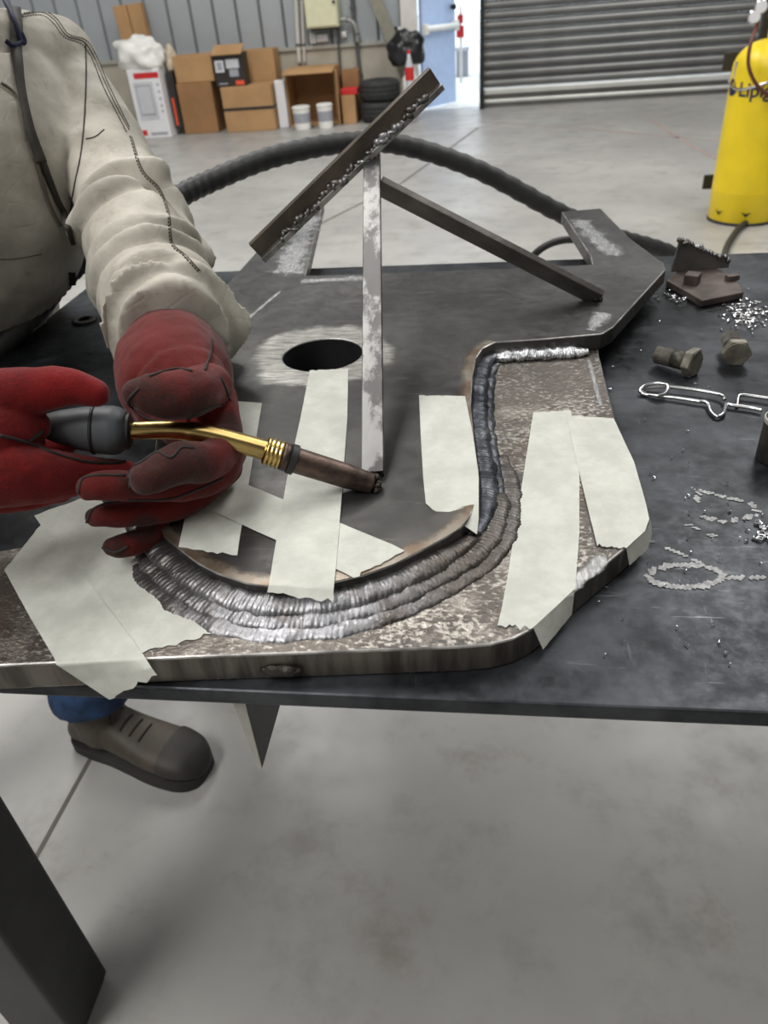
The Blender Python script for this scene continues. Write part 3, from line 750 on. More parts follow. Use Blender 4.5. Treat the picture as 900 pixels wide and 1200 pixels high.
# ================================================================== the welded workpiece
ZL, ZU = .875, .895
wp = thing('steel_workpiece', 'large welded steel plate assembly with a round hole and tripod struts on the table', 'workpiece', (-.05, .7, T))
lowpx = [(-190, 788), (0, 780), (220, 770), (440, 762), (540, 758), (575, 755), (602, 748), (624, 737), (672, 693), (732, 643), (755, 622), (761, 609), (758, 594), (742, 540), (720, 488), (702, 416), (700, 399),
         (640, 385), (560, 398), (500, 450), (380, 560), (260, 600), (170, 606), (60, 636), (0, 645), (-190, 665)]
lo = [P(a, b, ZL)[:2] for a, b in lowpx]
lower = bevel(mk('base_plate', *prism(lo, T + .0004, ZL), 'lower', wp), .0016, 2)
weldpx = [(178, 560), (180, 600), (192, 628), (212, 645), (232, 660), (255, 672), (288, 683), (315, 687), (350, 687), (391, 682), (425, 674), (460, 662), (492, 646), (520, 631), (540, 618), (553, 600), (560, 578), (561, 550), (556, 515), (552, 475), (554, 440), (558, 420), (566, 408), (580, 401)]
uppx = weldpx + [(640, 397), (706, 391), (719, 383), (780, 316), (777, 308), (738, 279), (704, 244), (658, 248), (692, 300), (694, 310), (600, 314), (480, 319), (358, 323), (379, 236), (352, 240), (305, 290), (262, 338), (225, 385), (200, 440), (184, 500)]
up = [P(a, b, ZU)[:2] for a, b in uppx]
V, Fc = prism(up, ZL + .0003, ZU)
upper = mk('top_plate', V, Fc, 'upper', wp)
hv, hf = lathe([(.0475, -.06), (.0475, .06)], HOLE, 64)
cut = mk('cut', hv, hf, 'upper', wp); fixn(cut); fixn(upper)
md = upper.modifiers.new('b', 'BOOLEAN'); md.object = cut; md.operation = 'DIFFERENCE'; md.solver = 'EXACT'
dg = bpy.context.evaluated_depsgraph_get(); dg.update(); me = bpy.data.meshes.new_from_object(upper.evaluated_get(dg)); upper.modifiers.clear(); upper.data = me; bpy.data.objects.remove(cut)
bevel(upper, .0014, 2, 40)
def m_cut():
    n = NT('flame_cut_edge'); a = n.noise(60, 4, .6, n.scaled((1, 1, .12))); b = n.noise(14, 5, .6)
    c = n.mix(n.ramp(a, .35, .65), (.065, .057, .049), (.17, .152, .132)); c = n.mix(n.ramp(b, .5, .7, 0, .6), c, (.12, .10, .085))
    n.set(col=c, rough=.5, metal=.7); n.bump(a, .5, .0015); MATS['cut'] = n.m
m_cut()
lower.data.materials.append(MATS['cut']); lower.data.materials.append(MATS['ground'])
for p_ in lower.data.polygons:
    if abs(p_.normal.z) < .35: p_.material_index = 1
    elif .35 <= p_.normal.z < .97: p_.material_index = 2
upper.data.materials.append(MATS['ground'])
for p_ in upper.data.polygons:
    if .3 <= p_.normal.z < .97: p_.material_index = 1
# material coordinates of the top plate are local: shift the ring centre
for nd in upper.data.materials[0].node_tree.nodes:
    if nd.type == 'VECT_MATH' and nd.operation == 'DISTANCE': nd.inputs[1].default_value = tuple(HOLE - world_base(wp))
mk('bore_shade_cup', *lathe([(.0472, ZU - .0015 - T), (.0470, .0008), (.001, .0008)], np.array([HOLE[0], HOLE[1], T]), 64, cap=False), 'rubber_black', wp)  # added near-black cup, stands in for the shade down the bore
wl = spline([P(a, b, ZU)[:2] for a, b in weldpx], 420); wl = resample(wl, 560)
sgn = 1 if np.dot(offset_poly(wl, .01)[200] - wl[200], np.array([0, -1])) > 0 else -1
def bead(name, off, zc, r, mat, i0, i1, ripple, seed, flat=.6):
    q = offset_poly(wl, sgn * off)[i0:i1]
    for _ in range(6): q[1:-1] = (q[:-2] + q[1:-1] * 2 + q[2:]) / 4
    q = resample(q, int((i1 - i0) * 2.4))
    n = len(q); pth = np.array([(q[i][0], q[i][1], zc + .0015 * noise.noise(Vector((i * .04, seed, 0)))) for i in range(n)])
    rr = np.array([r * (1 + .22 * noise.noise(Vector((i * .03, seed, 3)))) for i in range(n)])
    m_ = min(70, n // 5); rr[:m_] *= np.linspace(.5, 1, m_) ** .6; rr[-m_:] *= np.linspace(1, .35, m_) ** .7
    T_, U_, W_ = frames(pth); seg = 20; V = []
    for i in range(n):
        for j in range(seg):
            a = 2 * math.pi * j / seg
            ph = i * .95 + 3.0 * math.cos(a) ** 2 + 2 * noise.noise(Vector((i * .05, seed, 7)))
            k = rr[i] * (1 + ripple * math.sin(ph) + .13 * noise.noise(Vector((i * .09, math.cos(a) * 2.4, math.sin(a) * 2.4 + seed))))
            V.append(pth[i] + U_[i] * math.cos(a) * k + W_[i] * math.sin(a) * k * flat)
    Fc = [(i * seg + j, i * seg + (j + 1) % seg, (i + 1) * seg + (j + 1) % seg, (i + 1) * seg + j) for i in range(n - 1) for j in range(seg)] + [tuple(range(seg - 1, -1, -1)), tuple((n - 1) * seg + j for j in range(seg))]
    return mk(name, V, Fc, mat, wp, True)
E0 = int(np.argmin(np.linalg.norm(wl - P(550, 606, ZU)[:2], axis=1)))                                                   # where the front arc ends at the notch
bead('weld_bead', .005, ZL + .006, .0125, 'weld', 0, E0 - 6, .022, 1.)
bead('weld_bead', .0160, ZL + .0015, .0115, 'weld', 0, E0 + 60, .025, 2., .5)
bead('weld_bead', .0270, ZL - .001, .0105, 'weld', 8, E0 + 95, .02, 3., .42)
bead('weld_bead', .005, ZL + .005, .0120, 'weld_dark', E0 - 2, 559, .015, 4.)
bead('weld_bead', .0155, ZL + .000, .0085, 'weld_dark', E0 + 4, 552, .015, 5.)
wl2 = resample([P(a, b, ZU)[:2] for a, b in ((574, 402), (600, 399), (640, 397), (690, 394))], 160)
wl_keep = wl; wl = wl2; s2 = sgn
sgn = 1 if np.dot(offset_poly(wl, .01)[80] - wl[80], np.array([0, -1])) > 0 else -1
bead('weld_bead', .007, ZL + .004, .0105, 'weld_bright', 0, 159, .03, 6.)
wl = wl_keep; sgn = s2
# heat tinted margin on the top plate
inn = offset_poly(wl, -sgn * .020); out = offset_poly(wl, sgn * -.0006); n = len(wl)
hb = mk('heat_tint', [(*p, ZU + .0003) for p in out] + [(*p, ZU + .0003) for p in inn], [(i, i + 1, n + i + 1, n + i) for i in range(n - 1)], 'heat', wp)
at = hb.data.attributes.new('fade', 'FLOAT', 'POINT'); at.data.foreach_set('value', [1.] * n + [0.] * n)
# gouge lump on the front edge
c = PY(330, 786, P(330, 767, ZL)[1] - .001); V, Fc = ellipsoid(c, .016, .004, .0055, nu=24, nv=12)
V = [v + _n(np.array(v) - c) * .0012 * noise.noise(Vector(v) * 200) for v in V]; mk('edge_weld_lump', V, Fc, 'slag', wp, True)
# ground streaks on the arms (thin burnished facets)
def facet(name, px, z, mat): return mk(name, [(*P(a, b, z)[:2], z) for a, b in px], [tuple(range(len(px)))], mat, wp)
def m_streak():
    n = NT('burnished_streak'); a = n.noise(60, 4, .7, n.scaled((6, 1, 1))); f = n.n('ShaderNodeAttribute', attribute_name='fade').outputs['Fac']
    al = n.ramp(n.math('ADD', f, n.math('MULTIPLY', n.math('SUBTRACT', n.noise(40, 5, .7), .5), 1.5)), .35, .8)
    n.set(col=n.mix(n.ramp(a, .4, .65), (.3, .3, .3), (.62, .61, .6)), rough=.4, metal=.85, alpha=n.math('MULTIPLY', al, .9)); MATS['streak'] = n.m
m_streak()
def streak(ctr, wpx, par, z):
    """strip with faded rims along a polyline on the plate"""
    q = resample([P(a, b, z)[:2] for a, b in ctr], 14); rows = [offset_poly(q, s * wpx) for s in (-1, 0, 1)]
    V = [(*p, z) for r_ in rows for p in r_]; m = 14
    o = mk('burnish_mark', V, [(r_ * m + i, r_ * m + i + 1, (r_ + 1) * m + i + 1, (r_ + 1) * m + i) for r_ in (0, 1) for i in range(m - 1)], 'streak', par)
    fv = [0.] * m + [(.3 if i in (0, m - 1) else 1.) for i in range(m)] + [0.] * m
    o.data.attributes.new('fade', 'FLOAT', 'POINT').data.foreach_set('value', fv)
streak([(676, 256), (700, 280), (724, 302)], .03, wp, ZU + .0003)
streak([(362, 250), (350, 285), (334, 325)], .05, wp, ZU + .0003)
streak([(330, 340), (292, 372), (270, 392)], .006, wp, ZU + .0003)
streak([(350, 330), (400, 327), (430, 325)], .02, wp, ZU + .0003)
streak([(690, 388), (700, 378), (708, 366)], .02, wp, ZU + .0003)
streak([(600, 740), (650, 700), (712, 650)], .012, wp, ZL + .0003)
streak([(690, 420), (697, 450), (705, 478)], .005, wp, ZL + .0003)
# tripod struts tacked to the plate
def flatbar(name, p0, p1, wv, hw, ht, mat, par=wp, bv=.0008):
    d = p1 - p0; L = np.linalg.norm(d); d = d / L; wv = np.array(wv, float); wv = _n(wv - d * wv.dot(d)); th = np.cross(d, wv)
    return bevel(mk(name, *obox((p0 + p1) / 2, d, wv, th, L / 2, hw, ht), mat, par), bv)
apex = PA(436, 178, .905)
b0 = P(437, 556, ZU + .003)
bar1 = flatbar('strut', b0, apex, (1, -.10, 0), .0098, .0045, 'bar')
b1 = P(701, 349, ZU + .004); a1 = PA(444, 217, .895)
bar2 = flatbar('strut', b1, a1, (.25, -.6, .8), .0125, .0045, 'bar_steel')
# lug welded between strut and bar
h0, h1 = PA(302, 297, .93), PA(512, 93, .865)
hd = _n(h1 - h0); vw = _n(h0 + h1 - 2 * CO); side = _n(np.cross(hd, vw))
if side[2] < 0: side = -side
hb_ = flatbar('handle_bar', h0 + side * .004, h1 + side * .004, side * .94 - vw * .34, .0115, .0045, 'brown_bar')
lw = flatbar('handle_bar_edge', h0 - side * .0085 - vw * .001, h1 - side * .0085 - vw * .001, side * .35 + vw * .9, .007, .0035, 'ground')
parts = []
for k in range(46):                                        # dribbled tack welds along the bar
    u = .12 + .80 * k / 45; c = h0 + (h1 - h0) * u - side * (.0066 + .003 * rnd.uniform(-1, 1)) - vw * .0050
    parts.append(ellipsoid(c, .0058 * rnd.uniform(.5, 1.5), .0045 * rnd.uniform(.5, 1.5), .0045 * rnd.uniform(.5, 1.4), nu=10, nv=7))
mk('tack_weld', *join(parts), 'weld', wp, True)
def lump(c, r, mat, n_=10, name='tack_weld'):
    parts = []
    for k in range(n_):
        parts.append(ellipsoid(c + np.array([rnd.uniform(-1, 1), rnd.uniform(-1, 1), rnd.uniform(-.6, .6)]) * r, r * rnd.uniform(.4, .8), r * rnd.uniform(.4, .8), r * rnd.uniform(.4, .8), nu=10, nv=7))
    return mk(name, *join(parts), mat, wp, True)
lump(PA(437, 183, .895), .005, 'weld'); lump(PA(436, 212, .885), .0055, 'weld'); lump(b0 + np.array([0, -.002, -.001]), .005, 'slag', 12); lump(b1, .005, 'slag', 8); lump(P(543, 622, ZL + .006), .006, 'slag', 10)

# ================================================================== masking tape strips
def tape_strip(label, rows, seed, extra=None, nx=12, sub=7):
    """rows: (Lx,Ly,Rx,Ry,zL,zR) stations; a dict gives PY instead"""
    st = []
    for r in rows:
        zl, zr = r[4], (r[5] if len(r) > 5 else r[4])
        f = lambda a, b, k: PY(a, b, -k) if k < 0 else P(a, b, k)
        st.append(np.r_[f(r[0], r[1], zl), f(r[2], r[3], zr)])
    st = np.array(st); m = len(st); seq = []
    for i in range(m - 1):
        for k in range(sub): seq.append(st[i] + (st[i + 1] - st[i]) * k / sub)
    seq.append(st[-1]); seq = np.array(seq); n = len(seq); V = []
    dirv = _n(st[-1][:3] - st[-2][:3]); dir0 = _n(st[0][:3] - st[1][:3])
    for i in range(n):
        for j in range(nx + 1):
            u = j / nx; p = seq[i][:3] * (1 - u) + seq[i][3:] * u
            p = p + np.array([0, 0, .0005 * noise.noise(Vector((p[0] * 60, p[1] * 60, seed)))])
            if i == n - 1: p = p + dirv * .0035 * (noise.noise(Vector((u * 7, seed, 1))) + .6 * noise.noise(Vector((u * 19, seed, 2))))
            if i == 0: p = p + dir0 * .0018 * noise.noise(Vector((u * 9, seed, 5)))
            V.append(p)
    Fc = [(i * (nx + 1) + j, i * (nx + 1) + j + 1, (i + 1) * (nx + 1) + j + 1, (i + 1) * (nx + 1) + j) for i in range(n - 1) for j in range(nx)]
    if extra:                                              # a corner folded over the plate edge
        A, B = extra; k0 = len(V); ne = 10; A = resample(np.array(A), ne); B = resample(np.array(B), ne)
        for r_ in range(4):
            for i in range(ne):
                p = A[i] + (B[i] - A[i]) * r_ / 3
                if r_ == 3: p = p + np.array([0, 0, .002 * noise.noise(Vector((i * .9, seed, 9)))])
                V.append(p)
        Fc += [(k0 + r_ * ne + i, k0 + r_ * ne + i + 1, k0 + (r_ + 1) * ne + i + 1, k0 + (r_ + 1) * ne + i) for r_ in range(3) for i in range(ne - 1)]
    base = np.array(V).mean(0); base[2] = min(p[2] for p in V)
    o = mkbase('tape_strip', V, Fc, 'tape', base, True); tag(o, label, 'tape', 'masking tape strips on the workpiece')
    fixn(o)
    return o
U1, U2, U3 = ZU + .0007, ZU + .0013, ZU + .0022
tape_strip('short masking tape strip under the near glove side, left of the centre strip', [(243, 468, 307, 472, U1), (233, 540, 296, 540, U1), (216, 610, 285, 604, U1), (209, 641, 278, 651, U1)], 1.)
tape_strip('diagonal masking tape strip crossing beneath the centre strip', [(225, 540, 178, 566, U2), (288, 567, 241, 595, U2), (380, 605, 330, 636, U2), (460, 638, 405, 672, U2), (474, 645, 414, 677, U2)], 2.)
tape_strip('long masking tape strip running from the round hole down over the weld', [(363, 434, 408, 432, U1), (352, 490, 407, 490, U1), (336, 562, 402, 560, U3), (325, 625, 397, 625, U3), (318, 668, 393, 670, U3), (315, 685, 391, 690, ZU + .003, ZU + .002), (313, 694, 390, 705, ZU - .001, ZU - .003)], 3.)
tape_strip('masking tape strip beside the dark vertical weld, draped into the notch', [(491, 463, 545, 464, U1), (493, 510, 554, 508, U1), (496, 560, 561, 558, U1), (499, 590, 561, 590, U1), (507, 597, 561, 606, U1, ZU - .002), (544, 616, 559, 626, ZU - .004, ZU - .008)], 4.)
L1, L2 = ZL + .0009, ZL + .0016
def onedge(px_, py_, dz): q = P(px_, py_, ZL); return np.array([q[0], q[1], ZL + dz])
def outw(px0, py0, px1, py1):                              # outward normal of a lower-plate edge
    a, b = P(px0, py0, ZL)[:2], P(px1, py1, ZL)[:2]; d = _n(b - a); return np.array([d[1], -d[0], 0])
ow = outw(624, 737, 672, 693)
tape_strip('longest masking tape strip, folded over the chamfered front corner', [(625, 483, 669, 481, L1), (616, 540, 679, 556, L1), (605, 610, 679, 625, L1), (594, 680, 674, 690, L1), (588, 712, 648, 714, L1), (583, 733, 624, 736, L1)], 5.,
           ([onedge(624, 736, .001) + ow * .0005, onedge(673, 691, .001) + ow * .0005], [onedge(633, 737, -.018) + ow * .0035, onedge(668, 698, -.017) + ow * .003]))
ow = outw(732, 643, 761, 609)
tape_strip('masking tape strip at the right corner of the base plate, folded over its edge', [(664, 487, 719, 490, L2), (680, 558, 743, 541, L2), (690, 600, 757, 590, L2), (693, 612, 761, 608, L2), (697, 628, 756, 622, L2), (700, 640, 734, 642, L2)], 6.,
           ([onedge(732, 642, .0014) + ow * .001, onedge(755, 622, .0014) + ow * .0014, onedge(761, 609, .0014) + ow * .001], [onedge(735, 641, -.017) + ow * .004, onedge(755, 622, -.017) + ow * .005, onedge(761, 611, -.012) + ow * .004]))
tape_strip('inner of the two wide tape strips at the front left corner', [(40, 604, 112, 578, L1, L1 + .004), (80, 662, 164, 642, L1, L1 + .004), (118, 716, 206, 692, L1), (160, 766, 248, 743, L1)], 7.)
yf = P(120, 776, ZL)[1]
tape_strip('outer of the two wide tape strips, hanging over the front edge of the plate', [(5, 668, 50, 612, L2), (35, 723, 110, 690, L2), (64, 772, 166, 764, L2), (66, 779, 171, 772, L2), (98, 800, 178, 783, -(yf - .003)), (128, 820, 184, 791, -(yf - .005))], 8.)

# ================================================================== small things on the table
def bolt(label, tail, head, r, hr, hl):
    tail = np.array(tail); head = np.array(head); A = _n(head - tail)
    t = thing('hex_bolt', label, 'bolt', (*((tail + head) / 2)[:2], T), 'loose bolts on the table')
    L = np.linalg.norm(head - tail)
    prof = [(r * .8, 0), (r, .002)]; k = .002
    while k < L * .55: prof += [(r, k), (r * .88, k + .0009), (r, k + .0018)]; k += .0018
    prof += [(r, L)]
    mk('shank', *lathe(prof, tail, 20, A), 'bolt_steel', t, True)
    ref = np.array([0, 0, 1.]); U = _n(ref - A * ref.dot(A)); W = np.cross(A, U)
    hx_ = [head + (U * math.cos(a) + W * math.sin(a)) * hr for a in [math.pi / 6 + math.pi / 3 * i for i in range(6)]]
    V = hx_ + [p + A * hl for p in hx_]; Fc = [(5, 4, 3, 2, 1, 0), (6, 7, 8, 9, 10, 11)] + [(i, (i + 1) % 6, 6 + (i + 1) % 6, 6 + i) for i in range(6)]
    hd_ = bevel(mk('bolt_head', V, Fc, 'bolt_head', t), .0012)
    mk('head_face', *lathe([(hr * .82, 0), (hr * .80, .0006)], head + A * hl, 24, A), 'bolt_head', hd_)
bolt('hex bolt lying with its shank to the left, nearest the wire clip', P(769, 415, T + .0135), P(806, 424, T + .0155), .0108, .0178, .010)
bolt('hex bolt lying head towards the viewer, right of the other bolt', P(855, 396, T + .0155), P(862, 411, T + .0150), .0108, .0172, .010)
wire = spline([(*P(a, b, T + h)[:2], T + h) for a, b, h in ((822, 471, .004), (790, 466, .004), (760, 463, .003), (750, 459, .004), (756, 452, .008), (770, 449, .011), (782, 452, .011), (780, 460, .008), (768, 464, .005), (755, 461, .002), (752, 457, .002), (762, 454, .004), (780, 453, .006), (815, 457, .006), (838, 461, .006), (847, 464, .006), (849, 468, .006))], 160)
o = mkbase('hitch_pin_clip', *tube(wire, .0020, 10), 'chrome', P(800, 462, T), True); tag(o, 'whole bright wire hitch pin clip with a round loop below the bolts', 'clip', 'wire clips')
w2 = spline([(*P(a, b, T + h)[:2], T + h) for a, b, h in ((822, 470, .004), (829, 473, .004), (833, 482, .003), (840, 488, .003), (848, 484, .004), (851, 474, .004), (858, 475, .004), (880, 478, .004), (893, 481, .004))], 80)
ob = o
mk('lower_arm', *tube(w2, .0020, 10), 'chrome', ob, True)
w3 = spline([(*P(a, b, T + h)[:2], T + h) for a, b, h in ((864, 476, .002), (865, 467, .004), (870, 463, .005), (900, 467, .005), (950, 474, .005), (955, 480, .004), (915, 486, .003))], 60)
o = mkbase('hitch_pin_clip', *tube(w3, .0020, 10), 'chrome', P(900, 467, T), True); tag(o, 'wire hitch pin clip cut by the right edge of the photo', 'clip', 'wire clips')
cc = P(908, 538, T); t = thing('steel_bushing', 'dark steel bushing standing at the right edge of the table', 'bushing', cc)
mk('bushing_shell', *lathe([(.016, 0), (.0175, .002), (.0175, .044), (.016, .046), (.0115, .046), (.0115, .004), (.0, .004)], cc, 36), 'can_grey', t, True)
mk('bushing_rim', *lathe([(.0176, .040), (.0180, .041), (.0180, .044), (.0176, .045)], cc, 36), 'light_grey_steel', t)
# washer
cc = P(99, 376, T); k = []
o = mkbase('washer', *lathe([(.0105, 0), (.019, 0), (.0194, .0006), (.0194, .0028), (.019, .0034), (.0105, .0034), (.0101, .0028), (.0101, .0006), (.0105, 0)], cc, 40), 'can_grey', cc, True)
tag(o, 'flat steel washer lying on the table beside the sleeve', 'washer')
# broken bracket
t = thing('broken_bracket', 'broken steel bracket with a ragged triangular fin near the table back', 'bracket', P(830, 335, T))
zb = T + .011
bp = [(781, 328), (823, 352), (872, 342), (868, 334), (858, 322), (830, 310), (800, 312)]
bevel(mk('bracket_plate', *prism([P(a, b, zb)[:2] for a, b in bp], T + .0004, zb), 'rust_plate', t), .0018)
f0, f1, f2 = P(790, 322, zb), P(858, 323, zb), None
ytop = f0[1] + .012; ft = PY(797, 282, ytop)
b_, c_ = np.array([f0[0] - .002, ytop, zb]), np.array([f1[0] + .004, ytop + .012, zb])
th = np.array([0, .008, 0]); V = [b_, c_, c_ + [0, 0, .010], ft + [.004, 0, 0], ft]; V = V + [v + th for v in V]
fin = bevel(mk('fin', V, [(4, 3, 2, 1, 0), (5, 6, 7, 8, 9)] + [(i, (i + 1) % 5, 5 + (i + 1) % 5, 5 + i) for i in range(5)], 'bar_steel', t), .0008)
parts = []
for k in range(34):
    u = k / 33; c = ft * (1 - u) + (c_ + np.array([0, 0, .010])) * u + np.array([0, .002, .001]); parts.append(ellipsoid(c + np.array([rnd.uniform(-.002, .002), rnd.uniform(-.003, .003), rnd.uniform(-.002, .002)]), .0034 * rnd.uniform(.7, 1.3), .005, .0034 * rnd.uniform(.6, 1.3), nu=10, nv=7))
mk('torn_weld', *join(parts), 'weld', fin, True)
bc = P(812, 326, zb + .008); bevel(mk('stop_block', *obox(bc + np.array([0, .002, -.001]), (1, -.5, 0), (.5, 1, 0), (0, 0, 1), .010, .010, .0075), 'rust_plate', t), .0014)
bc = P(858, 326, zb + .003); bevel(mk('stop_block', *obox(bc + np.array([0, 0, .001]), (1, .35, 0), (-.35, 1, 0), (0, 0, 1), .009, .005, .004), 'rust_plate', t), .001)
# metal shavings
parts = []
def chip(px_, py_, s):
    c = P(px_, py_, T + .001); a = rnd.uniform(0, 6.28); cur = rnd.uniform(.5, 3.5); L = .0045 * s * rnd.uniform(.4, 1.5); pth = []
    for k in range(5):
        u = k / 4; pth.append(c + np.array([math.cos(a + cur * u) * L * (u - .5), math.sin(a + cur * u) * L * (u - .5), .0008 + .002 * s * u * (1 - u) * rnd.uniform(0, 2)]))
    parts.append(tube(pth, .00055 * s, 5))
for _ in range(130): chip(rnd.gauss(876, 14), rnd.gauss(370, 9), 1.7)
for _ in range(26): chip(rnd.gauss(790, 9), rnd.gauss(349, 3), 1.6)
for _ in range(45): chip(rnd.uniform(700, 900), rnd.uniform(330, 640) , 1.0) if True else None
for _ in range(35): chip(rnd.uniform(700, 900), rnd.uniform(560, 800), .7)
for _ in range(14): chip(rnd.gauss(893, 5), rnd.gauss(625, 9), 1.7)
o = mkbase('metal_shavings', *join(parts), 'chrome', (.35, .8, T)); tag(o, 'bright metal shavings scattered over the right side of the table', 'shavings', kind='stuff')

# ================================================================== welding cable looping behind the table
pth = [(-150, 500, 1.0), (-60, 450, 1.04), (0, 404, 1.09), (50, 352, 1.14), (85, 314, 1.18), (130, 280, 1.21), (200, 236, 1.25), (250, 211, 1.29), (320, 184, 1.34), (400, 168, 1.38), (470, 170, 1.42), (560, 199, 1.46), (655, 249, 1.52), (720, 277, 1.60), (785, 297, 1.70), (840, 330, 1.9), (850, 380, 2.1)]
cp_ = spline([PA(a, b, z_) for a, b, z_ in pth], 260)
cp_[:, 2] = np.maximum(cp_[:, 2], .02)
def spiral(u, a): return .0011 * math.sin(u * 520 + a)
o = mkbase('welding_cable', *tube(cp_, .0178, 20, True, spiral), 'hose_black', (cp_[0][0], cp_[0][1], 0), True); tag(o, 'thick black welding cable arching behind the tripod struts', 'cable')
c2 = spline([PA(a, b, z_) for a, b, z_ in ((600, 330, 1.7), (622, 303, 1.66), (640, 288, 1.64), (665, 281, 1.66), (700, 284, 1.75), (740, 300, 1.9))], 60)
o = mkbase('thin_cable', *tube(c2, .008, 12), 'hose_black', (c2[0][0], c2[0][1], 0), True); tag(o, 'thin dark cable looping below the right arm of the workpiece', 'cable')

# ================================================================== welding torch
tc = [(-30, 499, .578), (30, 499, .583), (58, 500, .587), (105, 503, .592), (150, 505, .597), (200, 504, .604), (240, 509, .611), (280, 519, .618), (312, 528, .623), (345, 539, .629), (436, 567, .645)]
tp = [PA(*p) for p in tc]
torch = thing('welding_torch', 'brass-necked welding torch with grey rubber handle held in both gloves', 'torch', tuple(P(437, 570, ZU)))
def rpx(r, a=.6): return r * a / F
hp = spline([tp[0], tp[1], tp[2], tp[3], tp[4]], 60)
rad = np.interp(np.linspace(0, 1, 60), [0, .30, .47, .58, .70, .80, .90, .95, .985, 1.], [rpx(15), rpx(13), rpx(14), rpx(20), rpx(25), rpx(27.5), rpx(28.5), rpx(27), rpx(23), rpx(20)])
mk('handle', *tube(hp, rad, 40), 'rubber_grey', torch, True)
ax = _n(hp[-1] - hp[-8])
mk('handle_collar', *lathe([(rpx(21), -.002), (rpx(21), .0015), (rpx(16), .003), (rpx(13), .003)], hp[-1], 32, ax), 'rubber_black', torch)
ax2 = _n(hp[48] - hp[42])
mk('handle_rib', *lathe([(rpx(28), -.0012), (rpx(29.2), -.0006), (rpx(29.2), .0006), (rpx(28.2), .0012)], hp[46], 40, ax2), 'rubber_black', torch)
np_ = spline(tp[4:9], 60)
rn = np.interp(np.linspace(0, 1, 60), [0, .35, .4, 1], [rpx(10.5), rpx(11), rpx(12.6), rpx(12.6)])
mk('brass_neck', *tube(np_, rn, 32), 'brass', torch, True)
A = _n(tp[9] - tp[8]); c0 = tp[8] - A * .002
prof = [(rpx(12.5), 0)]
for k in range(4): z0 = .001 + k * .0036; prof += [(rpx(15.5), z0), (rpx(18), z0 + .0009), (rpx(18), z0 + .0022), (rpx(15.5), z0 + .0031)]
prof += [(rpx(15), .016)]
mk('brass_nut', *lathe(prof, c0, 40, A), 'brass', torch, True)
A2 = _n(tp[10] - tp[9]); c1 = c0 + A * .015
mk('insulator_band', *lathe([(rpx(15), 0), (rpx(17.5), .0006), (rpx(17.5), .0062), (rpx(16), .007)], c1, 36, A), 'copper_burnt', torch, True)
mk('clamp_band', *lathe([(rpx(17.2), .0068), (rpx(19), .0072), (rpx(19), .0125), (rpx(17.2), .013)], c1, 36, A), 'rubber_black', torch)
n0 = c1 + A * .007; n1 = tp[10]
nq = np.array([n0 + (n1 - n0) * u for u in np.linspace(0, 1, 40)])
mk('nozzle', *tube(nq, np.interp(np.linspace(0, 1, 40), [0, .7, 1], [rpx(16.2), rpx(15.6), rpx(13)]), 36), 'copper_burnt', torch, True)
parts = [ellipsoid(n1 + np.array([rnd.uniform(-.004, .006), rnd.uniform(-.006, .006), rnd.uniform(-.007, .006)]), *[.0035 * rnd.uniform(.5, 1.2) for _ in range(3)], nu=10, nv=7) for _ in range(28)]
mk('nozzle_slag', *join(parts), 'slag', torch, True)

# ================================================================== the welder
FX = _n(np.array([.80, -.60, 0])); FL = np.array([-FX[1], FX[0], 0])       # facing, and his left
pelv = np.array([-.875, 1.06, .90])
LS = PA(72, 84, 1.10); RS = LS - FL * .37 - np.array([0, 0, .0])
ches = (LS + RS) / 2 + FX * .03 + np.array([0, 0, -.07])
neck = (LS + RS) / 2 + np.array([.03, 0, .10]); headc = neck + FX * .07 + np.array([0, 0, .15])
ELB = PA(160, 275, .985); WR = PA(200, 384, .795)
hipL, hipR = pelv + FL * .09, pelv - FL * .09
ankL, ankR = np.array([-.755, .915, .10]), np.array([-1.10, .66, .10])
kneeL, kneeR = np.array([-.775, 1.0, .50]), np.array([-.98, .80, .50])
relb = RS + np.array([.02, -.20, -.24]); rwr = PA(-120, 510, .56)
def seg(p0, p1, r0, r1): return tube(np.array([p0 + (p1 - p0) * u for u in np.linspace(0, 1, 10)]), np.linspace(r0, r1, 10), 20, roundcap=True)
up3 = _n(ches - pelv); Mt = np.stack([FL, np.cross(up3, FL), up3], 1)
wrL = PA(204, 442, .75)
body_parts = [ellipsoid(headc, .078, .095, .115, np.stack([FL, FX, [0, 0, 1]], 1)), ellipsoid(headc + FX * .035 - np.array([0, 0, .06]), .055, .06, .06), ellipsoid(headc + FX * .095 - np.array([0, 0, .01]), .014, .02, .026),
              ellipsoid(headc + FL * .078, .012, .02, .032), ellipsoid(headc - FL * .078, .012, .02, .032), seg(neck - [0, 0, .08], headc - [0, 0, .05], .058, .055),
              ellipsoid(ches - FX * .02, .14, .075, .11, Mt), ellipsoid(pelv, .15, .1, .13, Mt), seg(pelv, ches, .10, .09), seg(neck - [0, 0, .07], ches, .055, .075),
              seg(LS, ELB, .04, .036), seg(ELB, wrL, .034, .021), seg(RS, relb, .05, .042), seg(relb, rwr, .04, .03),
              seg(hipL, kneeL, .085, .058), seg(kneeL, ankL + [0, 0, .02], .055, .042), seg(hipR, kneeR, .085, .058), seg(kneeR, ankR + [0, 0, .02], .055, .042)]
V, Fc, N = remesh(body_parts, .009, 6)
person = mkbase('person', V, Fc, 'skin', (-.85, .9, 0), True)
tag(person, 'person in pale leather welding jacket, red gauntlets and jeans leaning over the table', 'person')
mk('hair', *remesh([ellipsoid(headc + np.array([0, 0, .02]) - FX * .012, .086, .098, .112, np.stack([FL, FX, [0, 0, 1]], 1))], .009, 3)[:2], 'hair', person, True)
